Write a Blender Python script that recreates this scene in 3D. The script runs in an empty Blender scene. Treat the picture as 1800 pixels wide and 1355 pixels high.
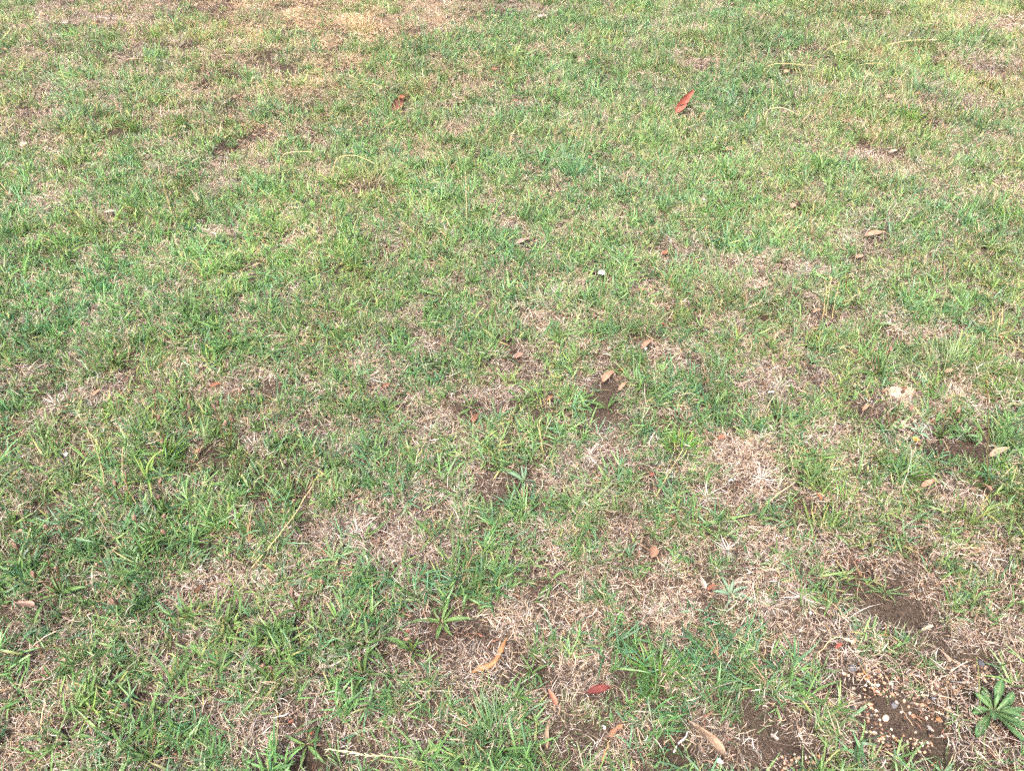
import bpy, math, random
import numpy as np
from mathutils import Vector, Matrix, Euler

# ------------------------------------------------------------------ camera, sky, sun, exposure
SC = bpy.context.scene
COL = SC.collection
CAM_H, PITCH, FPX = 1.50, math.radians(41.0), 1310.0      # eye height, tilt below the horizon, focal length in photo pixels
cam_d = bpy.data.cameras.new('camera'); cam = bpy.data.objects.new('camera', cam_d); COL.objects.link(cam)
cam.location = (0, 0, CAM_H); cam.rotation_euler = (math.pi/2 - PITCH, 0, 0)
cam_d.sensor_width = 36.0; cam_d.lens = 36.0*FPX/1800.0; cam_d.clip_start = 0.05; cam_d.clip_end = 500
SC.camera = cam

SUN_EL, SUN_AZ = math.radians(58), math.radians(200)       # high, veiled sun behind the viewer's left shoulder
world = bpy.data.worlds.new('World'); SC.world = world; world.use_nodes = True
wn = world.node_tree; bg = wn.nodes['Background']
sky = wn.nodes.new('ShaderNodeTexSky'); sky.sky_type = 'NISHITA'; sky.sun_disc = False
sky.sun_elevation = SUN_EL; sky.sun_rotation = SUN_AZ; sky.air_density = 1.0; sky.dust_density = 7.0; sky.ozone_density = 0.6
wn.links.new(sky.outputs[0], bg.inputs[0]); bg.inputs[1].default_value = 0.12
sun_d = bpy.data.lights.new('sun', 'SUN'); sun_d.energy = 1.2; sun_d.angle = math.radians(18); sun_d.color = (1.0, 0.98, 0.955)
sun = bpy.data.objects.new('sun', sun_d); COL.objects.link(sun); sun.location = (-3, -4, 12)
sd = Vector((math.sin(SUN_AZ)*math.cos(SUN_EL), math.cos(SUN_AZ)*math.cos(SUN_EL), math.sin(SUN_EL)))
sun.rotation_euler = sd.to_track_quat('Z', 'Y').to_euler()
SC.view_settings.view_transform = 'Standard'; SC.view_settings.look = 'None'
SC.view_settings.gamma = 1.0; SC.view_settings.exposure = 1.68
SC.render.engine = 'CYCLES'
SC.cycles.max_bounces = 3; SC.cycles.diffuse_bounces = 2; SC.cycles.glossy_bounces = 1; SC.cycles.transmission_bounces = 3
SC.cycles.use_denoising = False; SC.cycles.use_adaptive_sampling = True; SC.cycles.adaptive_threshold = 0.05; SC.cycles.adaptive_min_samples = 24
SC.cycles.caustics_reflective = False; SC.cycles.caustics_refractive = False

rng = np.random.default_rng(11); random.seed(11)
def S(r, g, b):                                             # sRGB 0..255 -> linear albedo
    f = lambda c: (c/255/12.92) if c/255 <= 0.04045 else ((c/255+0.055)/1.055)**2.4
    return np.array([f(r), f(g), f(b)])

# ------------------------------------------------------------------ noise, terrain height, pixel <-> ground
def _hash(ix, iy, s):
    h = (ix.astype(np.int64)*374761393 + iy.astype(np.int64)*668265263 + s*1442695041) & 0x7fffffff
    h = ((h ^ (h >> 13))*1274126177) & 0x7fffffff
    return ((h ^ (h >> 16)) & 0xffff)/65535.0
def vnoise(x, y, s=0):
    x = np.asarray(x, float); y = np.asarray(y, float)
    ix = np.floor(x).astype(np.int64); iy = np.floor(y).astype(np.int64)
    fx = x-ix; fy = y-iy; fx = fx*fx*(3-2*fx); fy = fy*fy*(3-2*fy)
    a = _hash(ix, iy, s); b = _hash(ix+1, iy, s); c = _hash(ix, iy+1, s); d = _hash(ix+1, iy+1, s)
    return (a*(1-fx)+b*fx)*(1-fy)+(c*(1-fx)+d*fx)*fy
def fbm(x, y, wl, s=0, o=3):
    t = 0; amp = 1; n = 0
    for k in range(o):
        t = t+amp*vnoise(np.asarray(x)/wl+17.3*k, np.asarray(y)/wl-9.1*k, s+k); n += amp; amp *= .5; wl /= 2.1
    return t/n
def sstep(a, b, x):
    t = np.clip((x-a)/(b-a), 0, 1); return t*t*(3-2*t)

SP, CP = math.sin(PITCH), math.cos(PITCH)
def ray(px, py):
    dx = (px-900)/FPX; dy = (677.5-py)/FPX
    return np.array([dx, CP+dy*SP, -SP+dy*CP])
def flat(px, py):
    d = ray(px, py); t = CAM_H/-d[2]; return d[0]*t, d[1]*t
def topix(x, y, z=0.0):
    depth = y*CP-(z-CAM_H)*SP; depth = np.maximum(depth, 0.2)
    return 900+FPX*x/depth, 677.5-FPX*(y*SP+(z-CAM_H)*CP)/depth
def mpp(px, py):                                            # metres per photo pixel, across, at the ground there
    x, y = flat(px, py); return (y*CP+CAM_H*SP)/FPX

def ell(px, py, rx, ry):                                    # an ellipse seen in the photo -> ellipse lying on the ground
    x, y = flat(px, py); y1 = flat(px, py-ry)[1]; y0 = flat(px, py+ry)[1]
    return x, (y0+y1)/2, rx*mpp(px, py), max((y1-y0)/2, .012)
def field(blobs, x, y, soft=.45):
    f = np.zeros(np.shape(x)); wob = (fbm(x, y, .09, 71, 2)-.5)*.9
    for b in blobs:
        cx, cy, rx, ry = b[:4]
        d = np.sqrt(((x-cx)/rx)**2+((y-cy)/ry)**2)+wob
        f = np.maximum(f, (b[4] if len(b) > 4 else 1.0)*sstep(1+soft, 1-soft, d))
    return f

# bare soil patches, and patches of dead straw, as (pixel x, y, half width, half height)
SOIL_PX = [(1590,1235,125,75),(1500,1190,60,30),(1400,1340,110,28),(1690,1190,70,26),(1640,1310,80,40),(1720,1170,55,30),(1780,1315,45,40),
 (860,1160,34,16),(930,1175,34,26),(790,1110,44,26),(625,1300,40,16),(1190,1305,34,26),(1690,790,60,14),(1713,880,40,18),(1500,985,40,22),
 (1465,960,26,14),(1540,935,24,12),(1050,1330,44,26),(984,1078,26,18),(1031,1100,20,18),(920,858,26,12),(275,915,22,10),(390,790,26,8),
 (370,820,18,8),(390,558,22,8),(490,240,52,10),(440,250,50,8),(1410,96,46,9),(250,292,24,6),(800,185,40,8),(1490,215,24,7),(1620,243,24,6),
 (600,560,10,6),(890,615,30,8),(1440,575,50,10),(1535,585,24,8),(1660,925,26,14),(1570,1110,34,22),(1230,1070,16,14),(1000,1350,40,14),(530,1350,50,12),
 (1540,40,40,6),(1630,215,24,6),(330,235,40,9),(400,268,40,7),(230,240,30,8),(540,190,30,7),(1350,100,30,8),(620,220,26,7),(60,290,30,8)]
DRY_PX = [(395,410,45,15),(520,425,32,15),(390,555,28,11),(500,520,22,10),(470,665,42,22),(180,688,50,18),(115,712,40,12),(265,640,60,13),(60,855,42,25),
 (960,560,48,20),(1130,505,28,15),(740,600,36,12),(900,650,66,15),(720,560,26,10),(1180,630,45,25),(1350,670,58,32),(1300,470,52,14),(1385,470,40,12),
 (1590,692,60,22),(1725,715,64,26),(1470,780,84,26),(1300,800,80,26),(1050,790,66,26),(740,730,48,22),(610,775,26,14),(752,787,22,15),(460,770,32,20),
 (970,850,42,24),(930,930,42,20),(1120,920,32,27),(1250,960,42,25),(1350,860,50,22),(550,950,74,34),(680,915,42,20),(735,962,84,34),(765,888,42,18),
 (330,1042,58,38),(425,1080,40,25),(600,1042,36,25),(475,1030,32,20),(820,1062,42,18),(930,1092,40,20),(1012,1065,52,30),(1130,1030,52,24),(1175,1085,62,30),
 (1330,975,52,20),(1360,1035,62,20),(1375,1092,84,30),(1505,1085,90,22),(1762,960,42,26),(1650,900,30,20),(1622,945,24,14),(1745,1112,64,24),(1600,1062,42,18),
 (60,1272,48,36),(110,1162,52,18),(270,1192,60,18),(345,1240,52,24),(440,1262,52,36),(600,1275,62,22),(720,1192,28,50),(652,1182,40,26),(705,1290,44,44),
 (800,1182,40,26),(850,1140,44,20),(1012,1192,42,44),(1005,1242,62,28),(1045,1300,72,36),(1115,1270,40,24),(1185,1242,42,20),(1310,1300,62,36),(1370,1270,42,36),
 (1400,1232,52,24),(830,1332,34,22),(20,1330,30,20),(540,160,64,14),(830,150,90,14),(600,108,50,8),(1725,120,60,18),(1745,45,60,14),(1730,182,42,10),
 (1545,282,52,14),(1785,340,42,14),(1230,112,60,9),(430,105,60,10),(700,45,150,22),(560,35,120,16),(350,15,160,12),(180,40,90,10),(840,20,110,12),
 (1480,880,50,18),(1560,860,40,16),(1230,870,36,14),(1060,960,26,14),(1700,1010,30,14),(1640,1020,26,14),(240,1120,26,12),(160,1090,22,10),(30,1180,26,14),
 (1460,660,36,14),(1270,560,40,12),(1220,650,30,12),(1060,560,24,10),(1050,660,30,10),(1410,610,30,10),(1640,580,40,12),(1520,545,34,10),(1780,620,30,10),
 (560,730,28,12),(650,650,26,10),(300,760,24,10),(210,600,24,8),(310,510,22,8),(150,640,22,8),(70,540,24,8),(30,490,40,10),(700,430,30,8),(760,500,26,8),
 (860,360,30,9),(900,400,40,10),(990,390,30,8),(1070,380,30,8),(1210,440,30,9),(760,260,44,9),(800,230,40,8),(930,300,26,7),(1010,240,26,6),(560,300,30,7),
 (380,330,30,8),(110,340,40,9),(70,370,30,8),(510,300,26,6)]
SOIL = [ell(*b) for b in SOIL_PX]; DRY = [ell(*b) for b in DRY_PX]
CLEAR = []                                                  # filled with the footprints of leaves, stones and rosettes that lie open to view

GX = np.arange(50, 1800, 100.0); GY = np.array([0, 50, 150, 250, 350, 450, 550, 650, 750, 850, 950, 1050, 1150, 1250, 1345.0])
GREEN = np.array([[int(c) for c in r.split()] for r in '''
3 2 3 2 2 2 2 1 2 4 4 4 5 6 6 5 5 4
4 5 4 4 4 3 4 6 6 7 7 6 6 6 5 6 5 5
4 4 4 4 4 4 6 6 6 6 7 6 7 6 6 5 5 5
4 5 5 4 4 5 6 6 6 7 7 7 7 7 7 6 6 5
7 7 7 6 7 8 7 7 7 7 7 7 7 7 6 5 5 6
8 8 8 7 7 8 8 8 7 6 6 6 6 6 5 4 6 6
8 8 8 8 8 8 8 7 6 6 7 6 6 6 6 6 6 6
8 7 7 7 6 7 7 6 6 5 6 6 6 5 7 7 7 7
7 6 7 7 7 7 7 6 6 6 5 6 6 6 6 4 4 6
8 8 8 8 8 7 6 7 6 6 7 7 5 4 5 5 5 6
8 8 8 8 8 4 5 4 7 6 6 6 6 5 6 6 6 5
8 8 7 5 6 6 7 6 6 5 5 6 5 5 5 5 5 5
7 6 7 6 7 6 6 5 5 5 6 6 7 6 5 5 4 4
6 6 7 6 6 6 5 5 7 6 5 6 6 6 5 2 2 4
5 7 7 5 5 6 6 5 8 6 4 6 5 5 4 4 3 3'''.strip().split('\n')], float)/9.0
def grid(tab, x, y):
    px, py = topix(x, y)
    fx = np.clip((px-GX[0])/100.0, 0, len(GX)-1.001); iy = np.clip(np.searchsorted(GY, py)-1, 0, len(GY)-2)
    fy = np.clip((py-GY[iy])/(GY[iy+1]-GY[iy]), 0, 1); ix = fx.astype(int); fx = fx-ix
    return (tab[iy, ix]*(1-fx)+tab[iy, ix+1]*fx)*(1-fy)+(tab[iy+1, ix]*(1-fx)+tab[iy+1, ix+1]*fx)*fy

def H(x, y):
    x = np.asarray(x, float); y = np.asarray(y, float)
    h = (fbm(x, y, 1.3, 3, 2)-.5)*.05+(fbm(x, y, .34, 5, 2)-.5)*.022+(fbm(x, y, .09, 8, 2)-.5)*.012
    return h*sstep(.1, .6, y+2)
def on_ground(px, py):                                      # where the sight line through a photo pixel meets the terrain
    d = ray(px, py); t = CAM_H/-d[2]
    for _ in range(6):
        z = float(H(d[0]*t, d[1]*t)); t = (CAM_H-z)/-d[2]
    return Vector((d[0]*t, d[1]*t, float(H(d[0]*t, d[1]*t))))
def on_plane_y(px, py, yy):                                 # where the sight line meets an upright plane
    d = ray(px, py); t = yy/d[1]; return Vector((d[0]*t, yy, CAM_H+d[2]*t))

# ------------------------------------------------------------------ materials
def nodes_of(m):
    m.use_nodes = True; nt = m.node_tree; nt.nodes.clear(); return nt
def foliage(name, instanced=True, translucency=.3, rough=.45, spec=.35, mottle=None):
    m = bpy.data.materials.new(name); nt = nodes_of(m); N = nt.nodes.new; L = nt.links.new
    out = N('ShaderNodeOutputMaterial'); at = N('ShaderNodeAttribute'); at.attribute_name = 'col'
    c = at.outputs['Color']
    if instanced:
        ti = N('ShaderNodeAttribute'); ti.attribute_type = 'INSTANCER'; ti.attribute_name = 'tint'
        mx = N('ShaderNodeMix'); mx.data_type = 'RGBA'; mx.blend_type = 'MULTIPLY'; mx.inputs[0].default_value = 1
        L(c, mx.inputs[6]); L(ti.outputs['Color'], mx.inputs[7]); c = mx.outputs[2]
    if mottle:
        tc = N('ShaderNodeTexCoord'); nz = N('ShaderNodeTexNoise'); nz.inputs['Scale'].default_value = mottle; nz.inputs['Detail'].default_value = 4
        L(tc.outputs['Object'], nz.inputs['Vector'])
        rp = N('ShaderNodeValToRGB'); rp.color_ramp.elements[0].position = .3; rp.color_ramp.elements[0].color = (.62, .58, .55, 1)
        rp.color_ramp.elements[1].position = .7; rp.color_ramp.elements[1].color = (1.12, 1.1, 1.06, 1)
        L(nz.outputs[0], rp.inputs[0]); m2 = N('ShaderNodeMix'); m2.data_type = 'RGBA'; m2.blend_type = 'MULTIPLY'; m2.inputs[0].default_value = 1
        L(c, m2.inputs[6]); L(rp.outputs[0], m2.inputs[7]); c = m2.outputs[2]
    p = N('ShaderNodeBsdfPrincipled'); p.inputs['Roughness'].default_value = rough; p.inputs['Specular IOR Level'].default_value = spec
    L(c, p.inputs['Base Color']); sh = p.outputs[0]
    if translucency > 0:
        t = N('ShaderNodeBsdfTranslucent'); L(c, t.inputs[0]); ms = N('ShaderNodeMixShader'); ms.inputs[0].default_value = translucency
        L(sh, ms.inputs[1]); L(t.outputs[0], ms.inputs[2]); sh = ms.outputs[0]
    L(sh, out.inputs[0]); return m
M_GRASS = foliage('grass_blade', True, .30, .42, .45)
M_STRAW = foliage('dead_straw', True, 0, .8, .15)
M_BLADE = foliage('tuft_blade', False, .30, .42, .45)
M_WEED = foliage('weed_leaf', False, .22, .5, .4, 60)
M_DRYSTEM = foliage('dry_stem', False, .1, .65, .25)
M_LEAF = foliage('fallen_leaf', False, .12, .6, .3, 45)
M_STONE = foliage('stone', False, 0, .8, .25, 160)

def soil_material():
    m = bpy.data.materials.new('soil'); nt = nodes_of(m); N = nt.nodes.new; L = nt.links.new
    out = N('ShaderNodeOutputMaterial'); p = N('ShaderNodeBsdfPrincipled'); p.inputs['Roughness'].default_value = .95; p.inputs['Specular IOR Level'].default_value = .1
    tc = N('ShaderNodeTexCoord')
    n1 = N('ShaderNodeTexNoise'); n1.inputs['Scale'].default_value = 9; n1.inputs['Detail'].default_value = 8; n1.inputs['Roughness'].default_value = .65
    r1 = N('ShaderNodeValToRGB'); e = r1.color_ramp.elements
    e[0].position = .3; e[0].color = (*S(44, 37, 34), 1); e[1].position = .72; e[1].color = (*S(88, 76, 68), 1)
    n2 = N('ShaderNodeTexNoise'); n2.inputs['Scale'].default_value = 260; n2.inputs['Detail'].default_value = 3
    r2 = N('ShaderNodeValToRGB'); e = r2.color_ramp.elements; e[0].position = .32; e[0].color = (.5, .48, .46, 1); e[1].position = .68; e[1].color = (1.35, 1.3, 1.25, 1)
    mx = N('ShaderNodeMix'); mx.data_type = 'RGBA'; mx.blend_type = 'MULTIPLY'; mx.inputs[0].default_value = 1
    n3 = N('ShaderNodeTexNoise'); n3.inputs['Scale'].default_value = 3.5; n3.inputs['Detail'].default_value = 4     # mossy tint
    r3 = N('ShaderNodeValToRGB'); e = r3.color_ramp.elements; e[0].position = .45; e[0].color = (0, 0, 0, 1); e[1].position = .7; e[1].color = (.45, .45, .45, 1)
    m3 = N('ShaderNodeMix'); m3.data_type = 'RGBA'; m3.inputs[7].default_value = (*S(66, 63, 44), 1)
    bmp = N('ShaderNodeBump'); bmp.inputs['Strength'].default_value = .7; bmp.inputs['Distance'].default_value = .006
    for n in (n1, n2, n3): L(tc.outputs['Object'], n.inputs['Vector'])
    L(n1.outputs[0], r1.inputs[0]); L(n2.outputs[0], r2.inputs[0]); L(n3.outputs[0], r3.inputs[0])
    L(r1.outputs[0], mx.inputs[6]); L(r2.outputs[0], mx.inputs[7]); L(mx.outputs[2], m3.inputs[6]); L(r3.outputs[0], m3.inputs[0])
    at = N('ShaderNodeAttribute'); at.attribute_name = 'col'; th = N('ShaderNodeMix'); th.data_type = 'RGBA'      # rotted thatch where the soil is not bare
    n4 = N('ShaderNodeTexNoise'); n4.inputs['Scale'].default_value = 190; n4.inputs['Detail'].default_value = 5; n4.inputs['Distortion'].default_value = 1.5; L(tc.outputs['Object'], n4.inputs['Vector'])
    r4 = N('ShaderNodeValToRGB'); e = r4.color_ramp.elements; e[0].position = .35; e[0].color = (*S(42, 36, 32), 1); e[1].position = .68; e[1].color = (*S(98, 84, 72), 1)
    L(n4.outputs[0], r4.inputs[0]); L(at.outputs['Fac'], th.inputs[0]); L(r4.outputs[0], th.inputs[6]); L(m3.outputs[2], th.inputs[7])
    L(th.outputs[2], p.inputs['Base Color']); L(n2.outputs[0], bmp.inputs['Height']); L(bmp.outputs[0], p.inputs['Normal']); L(p.outputs[0], out.inputs[0])
    return m

# ------------------------------------------------------------------ mesh building
def mesh_from(name, v, f, c=None, mat=None, smooth=False):
    me = bpy.data.meshes.new(name); v = np.asarray(v, np.float32); f = np.asarray(f, np.int32)
    k = f.shape[1]
    me.vertices.add(len(v)); me.vertices.foreach_set('co', v.ravel())
    me.loops.add(f.size); me.loops.foreach_set('vertex_index', f.ravel())
    me.polygons.add(len(f)); me.polygons.foreach_set('loop_start', np.arange(0, f.size, k, dtype=np.int32))
    me.update(calc_edges=True); me.validate()
    if smooth: me.polygons.foreach_set('use_smooth', np.ones(len(me.polygons), bool))
    if c is not None:
        a = me.attributes.new('col', 'FLOAT_COLOR', 'POINT'); cc = np.ones((len(v), 4), np.float32); cc[:, :3] = c; a.data.foreach_set('color', cc.ravel())
    if mat: me.materials.append(mat)
    return me

def blades(base, az, lean, bend, length, width, nseg, col0, col1, roll=None, wp=.75, side=None):
    """many ribbon blades as one vertex/face/colour soup; lean and bend are angles from upright"""
    base = np.asarray(base, float); n = len(base)
    b = lambda a: np.broadcast_to(np.asarray(a, float), (n,)).copy()
    az, lean, bend, length, width = map(b, (az, lean, bend, length, width))
    roll = b(0 if roll is None else roll); side = b(0 if side is None else side)
    t = np.linspace(0, 1, nseg+1); pts = np.zeros((n, nseg+1, 3)); pts[:, 0] = base
    for k in range(nseg):
        th = lean+bend*(t[k]+t[k+1])/2; a = az+side*(t[k]+t[k+1])/2
        d = np.stack([np.sin(th)*np.cos(a), np.sin(th)*np.sin(a), np.cos(th)], 1)
        pts[:, k+1] = pts[:, k]+d*(length/nseg)[:, None]
    sx = np.stack([-np.sin(az), np.cos(az), np.zeros(n)], 1)
    up = np.stack([-np.cos(lean)*np.cos(az), -np.cos(lean)*np.sin(az), np.sin(lean)], 1)
    s = sx*np.cos(roll)[:, None]+up*np.sin(roll)[:, None]
    prof = np.minimum(1, .55+1.6*t)*np.clip(1-t, 0, 1)**wp
    w = width[:, None]*prof[None, :]/2
    Lv = pts-s[:, None, :]*w[..., None]; Rv = pts+s[:, None, :]*w[..., None]
    V = np.concatenate([np.stack([Lv[:, :-1], Rv[:, :-1]], 2).reshape(n, 2*nseg, 3), pts[:, -1:]], 1)
    per = 2*nseg+1; fs = []
    for k in range(nseg-1):
        a = 2*k; fs += [(a, a+1, a+3), (a, a+3, a+2)]
    fs.append((2*nseg-2, 2*nseg-1, 2*nseg)); fs = np.array(fs)
    F = (fs[None]+(np.arange(n)*per)[:, None, None]).reshape(-1, 3)
    tt = np.concatenate([np.repeat(t[:-1], 2), [1.0]])
    c0 = np.broadcast_to(col0, (n, 3)); c1 = np.broadcast_to(col1, (n, 3))
    C = c0[:, None, :]*(1-tt)[None, :, None]+c1[:, None, :]*tt[None, :, None]
    return V.reshape(-1, 3), F, C.reshape(-1, 3)
def merge(parts):
    V, F, C, o = [], [], [], 0
    for v, f, c in parts:
        V.append(v); F.append(f+o); C.append(c); o += len(v)
    return np.concatenate(V), np.concatenate(F), np.concatenate(C)
U = rng.uniform; NR = rng.normal
def jit(base, n, dv=.18, dh=.06):                           # n colours around a base colour
    b = np.atleast_2d(np.asarray(base))*np.exp(NR(0, dv, (n, 1)))
    return np.clip(b*np.exp(NR(0, dh, (n, 3))), 0, .9)
def pick(cols, n, p=None):
    idx = rng.choice(len(cols), n, p=p); return np.array(cols)[idx]

def put(name, me, parent=None, loc=None, rot=None, scale=None):
    o = bpy.data.objects.new(name, me); COL.objects.link(o); o.parent = parent
    if loc is not None: o.location = loc
    if rot is not None: o.rotation_euler = rot
    if scale is not None: o.scale = scale if hasattr(scale, '__len__') else (scale,)*3
    return o
def tag(o, label, cat, group=None, kind=None):
    o['label'] = label; o['category'] = cat
    if group: o['group'] = group
    if kind: o['kind'] = kind
    return o

# ------------------------------------------------------------------ the ground sheet
def lines(lo, hi, step, far, grow=1.25):
    a = list(np.arange(lo, hi+1e-6, step)); s = step
    while a[-1] < far[1]: s *= grow; a.append(a[-1]+s)
    s = step
    while a[0] > far[0]: s *= grow; a.insert(0, a[0]-s)
    return np.array(a)
gx = lines(-3.2, 3.2, .03, (-120, 120)); gy = lines(.4, 5.2, .03, (-120, 200))
XX, YY = np.meshgrid(gx, gy)
ZZ = H(XX, YY)-.012*field(SOIL[:7], XX, YY)*0-.004*field(SOIL, XX, YY)
nx, ny = len(gx), len(gy); ii = np.arange(nx*ny).reshape(ny, nx)
GF = np.stack([ii[:-1, :-1], ii[:-1, 1:], ii[1:, 1:], ii[1:, :-1]], -1).reshape(-1, 4)
ground = put('ground', mesh_from('ground', np.stack([XX, YY, ZZ], -1).reshape(-1, 3), GF, np.repeat(field(SOIL, XX, YY, .35).reshape(-1, 1), 3, 1), soil_material(), True))
ground['kind'] = 'structure'; ground['label'] = 'dark brown bare soil under and between the grass'

# ------------------------------------------------------------------ leaf, strip, tube and stone shapes
def leaf_shape(L, W, cols, shape='lance', arch=0.0, cup=.15, side=0.0, twist=0.0, thick=.0008, nu=10, nv=4, veins=0, wave=0.0, seed=0, stalk=0.0):
    r = np.random.default_rng(seed); u = np.linspace(0, 1, nu+1); v = np.linspace(-1, 1, nv+1)
    if shape == 'lance': w = np.sin(np.pi*np.clip(u, 0, 1)**.72)**.85
    elif shape == 'obov': w = np.sin(np.pi*u**1.55)**.75*.94+.10*(1-u)
    elif shape == 'ribwort': w = np.sin(np.pi*u**.95)**.8*.86+.16*(1-u)**1.2
    elif shape == 'strap': w = np.minimum(1, .5+u*2.2)*np.clip(1-u, 0, 1)**.45
    elif shape == 'round': w = np.sqrt(np.clip(1-(2*u-1)**2, 0, 1))
    elif shape == 'bark': w = np.clip(np.minimum(1, .25+u*5)*np.minimum(1, .15+(1-u)*4.5)*(1+.22*np.sin(u*11+seed)), 0.05, 2)
    w = np.maximum(w, .02)
    th = arch*(u-.2); ds = L/nu
    x = np.concatenate([[0], np.cumsum(np.cos((th[:-1]+th[1:])/2)*ds)]); z = np.concatenate([[0], np.cumsum(-np.sin((th[:-1]+th[1:])/2)*ds)])
    yc = side*L*(u-u*u)*2
    V, C = [], []
    c0, c1 = np.asarray(cols[0]), np.asarray(cols[1]); rib = np.asarray(cols[2]) if len(cols) > 2 else c1
    for i in range(nu+1):
        ph = twist*u[i]
        for j in range(nv+1):
            yy = v[j]*w[i]*W/2; zz = cup*abs(v[j])**1.7*w[i]*W/2+wave*W*math.sin(u[i]*9+seed+2*v[j])*abs(v[j])
            if veins: zz += .035*W*math.cos(v[j]*math.pi*veins)*w[i]
            V.append((x[i]-zz*math.sin(th[i])*0, yc[i]+yy*math.cos(ph)-zz*math.sin(ph), z[i]+zz*math.cos(ph)+yy*math.sin(ph)))
            c = c0*(1-u[i])+c1*u[i]
            if veins: c = c*(1+.16*math.cos(v[j]*math.pi*veins))
            if abs(v[j]) < .12: c = c*.45+rib*.55
            C.append(c*(1+r.normal(0, .05)))
    V = np.array(V); C = np.clip(np.array(C), 0, .9); n = len(V); k = nv+1
    f = [(i*k+j, (i+1)*k+j, (i+1)*k+j+1, i*k+j+1) for i in range(nu) for j in range(nv)]
    f = np.array(f)[:, ::-1]
    b = f[:, ::-1]+n
    rim = []
    loop = [j for j in range(k)]+[i*k+nv for i in range(1, nu+1)]+[nu*k+j for j in range(nv-1, -1, -1)]+[i*k for i in range(nu-1, 0, -1)]
    for a, c in zip(loop, loop[1:]+loop[:1]): rim.append((a, c, c+n, a+n))
    V2 = V.copy(); V2[:, 2] -= thick
    return np.concatenate([V, V2]), np.concatenate([f, b, np.array(rim)]), np.concatenate([C, C*.92])
def tube_shape(pts, rad, cols, sides=5):
    pts = [Vector(p) for p in pts]; n = len(pts); V, F, C = [], [], []
    rad = np.broadcast_to(rad, (n,))
    for i, p in enumerate(pts):
        d = (pts[min(i+1, n-1)]-pts[max(i-1, 0)]).normalized(); a = d.orthogonal().normalized(); b = d.cross(a)
        for k in range(sides):
            q = 2*math.pi*k/sides; V.append(p+(a*math.cos(q)+b*math.sin(q))*rad[i]); C.append(np.asarray(cols[0])*(1-i/(n-1))+np.asarray(cols[1])*i/(n-1))
    for i in range(n-1):
        for k in range(sides):
            k2 = (k+1) % sides; F.append((i*sides+k, i*sides+k2, (i+1)*sides+k2, (i+1)*sides+k))
    m = len(V); V += [pts[0], pts[-1]]; C += [np.asarray(cols[0]), np.asarray(cols[1])]
    for k in range(sides):
        k2 = (k+1) % sides; F.append((m, k2, k, k)); F.append((m+1, (n-1)*sides+k, (n-1)*sides+k2, (n-1)*sides+k2))
    T = []
    for q in F:
        T.append(q[:3])
        if q[2] != q[3]: T.append((q[0], q[2], q[3]))
    return np.array([tuple(v) for v in V]), np.array(T), np.array(C)
def blob_shape(rx, ry, rz, cols, seed=0, rough=.18, sub=2, facet=0.0):
    import bmesh
    bm = bmesh.new(); bmesh.ops.create_icosphere(bm, subdivisions=sub, radius=1)
    v = np.array([p.co[:] for p in bm.verts]); f = np.array([[q.index for q in p.verts] for p in bm.faces]); bm.free()
    r = np.random.default_rng(seed); d = np.ones(len(v))
    for k in range(5):
        a = r.normal(size=3); d += rough*.5*np.sin(v@a*2.2+r.uniform(0, 6))
    for k in range(int(facet)):
        a = r.normal(size=3); a /= np.linalg.norm(a); h = r.uniform(.45, .8); s = v*d[:, None]@a; d = np.where(s > h, d*h/np.maximum(s, 1e-6), d)
    c = np.asarray(cols[0])[None]*(.5+.5*np.clip(d, .6, 1.4))[:, None]
    return v*d[:, None]*np.array([rx, ry, rz]), f, np.clip(c*np.exp(r.normal(0, .07, (len(v), 1))), 0, .9)

# ------------------------------------------------------------------ countable things: fallen leaves and bark
TAN, PINKTAN, ORANGE, BROWN, RED, CREAM, PURPLE, GREYBARK, YELLOWG = (S(186, 150, 116), S(186, 146, 124), S(186, 138, 98), S(146, 98, 70), S(128, 52, 44), S(220, 196, 172), S(164, 126, 132), S(196, 176, 158), S(150, 170, 60))
CORAL = S(206, 100, 74)
def lay(x1, y1, x2, y2, lmax, lift=.012):                   # a thing lying between two photo pixels: base, direction, length; propped up when it would come out too long lying flat
    if y2 > y1: x1, y1, x2, y2 = x2, y2, x1, y1
    a = on_ground(x1, y1)+Vector((0, 0, lift)); b = on_ground(x2, y2)+Vector((0, 0, lift))
    if (b-a).length > lmax:
        o = Vector((0, 0, CAM_H)); best = b
        for k in range(200):
            p = o+(b-o)*(1-k*.0015)
            if (p-a).length > (best-a).length: break
            best = p
            if (p-a).length <= lmax: break
        b = best
    return a, b
def orient(a, b, roll=0.0):
    d = b-a; X = d.normalized(); Z = Vector((0, 0, 1)); Y = Z.cross(X)
    Y = Y.normalized() if Y.length > 1e-4 else Vector((0, 1, 0)); Z = X.cross(Y)
    m = Matrix((X, Y, Z)).transposed(); return (m @ Matrix.Rotation(roll, 3, 'X')).to_euler(), d.length
_ls = [0]
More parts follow.
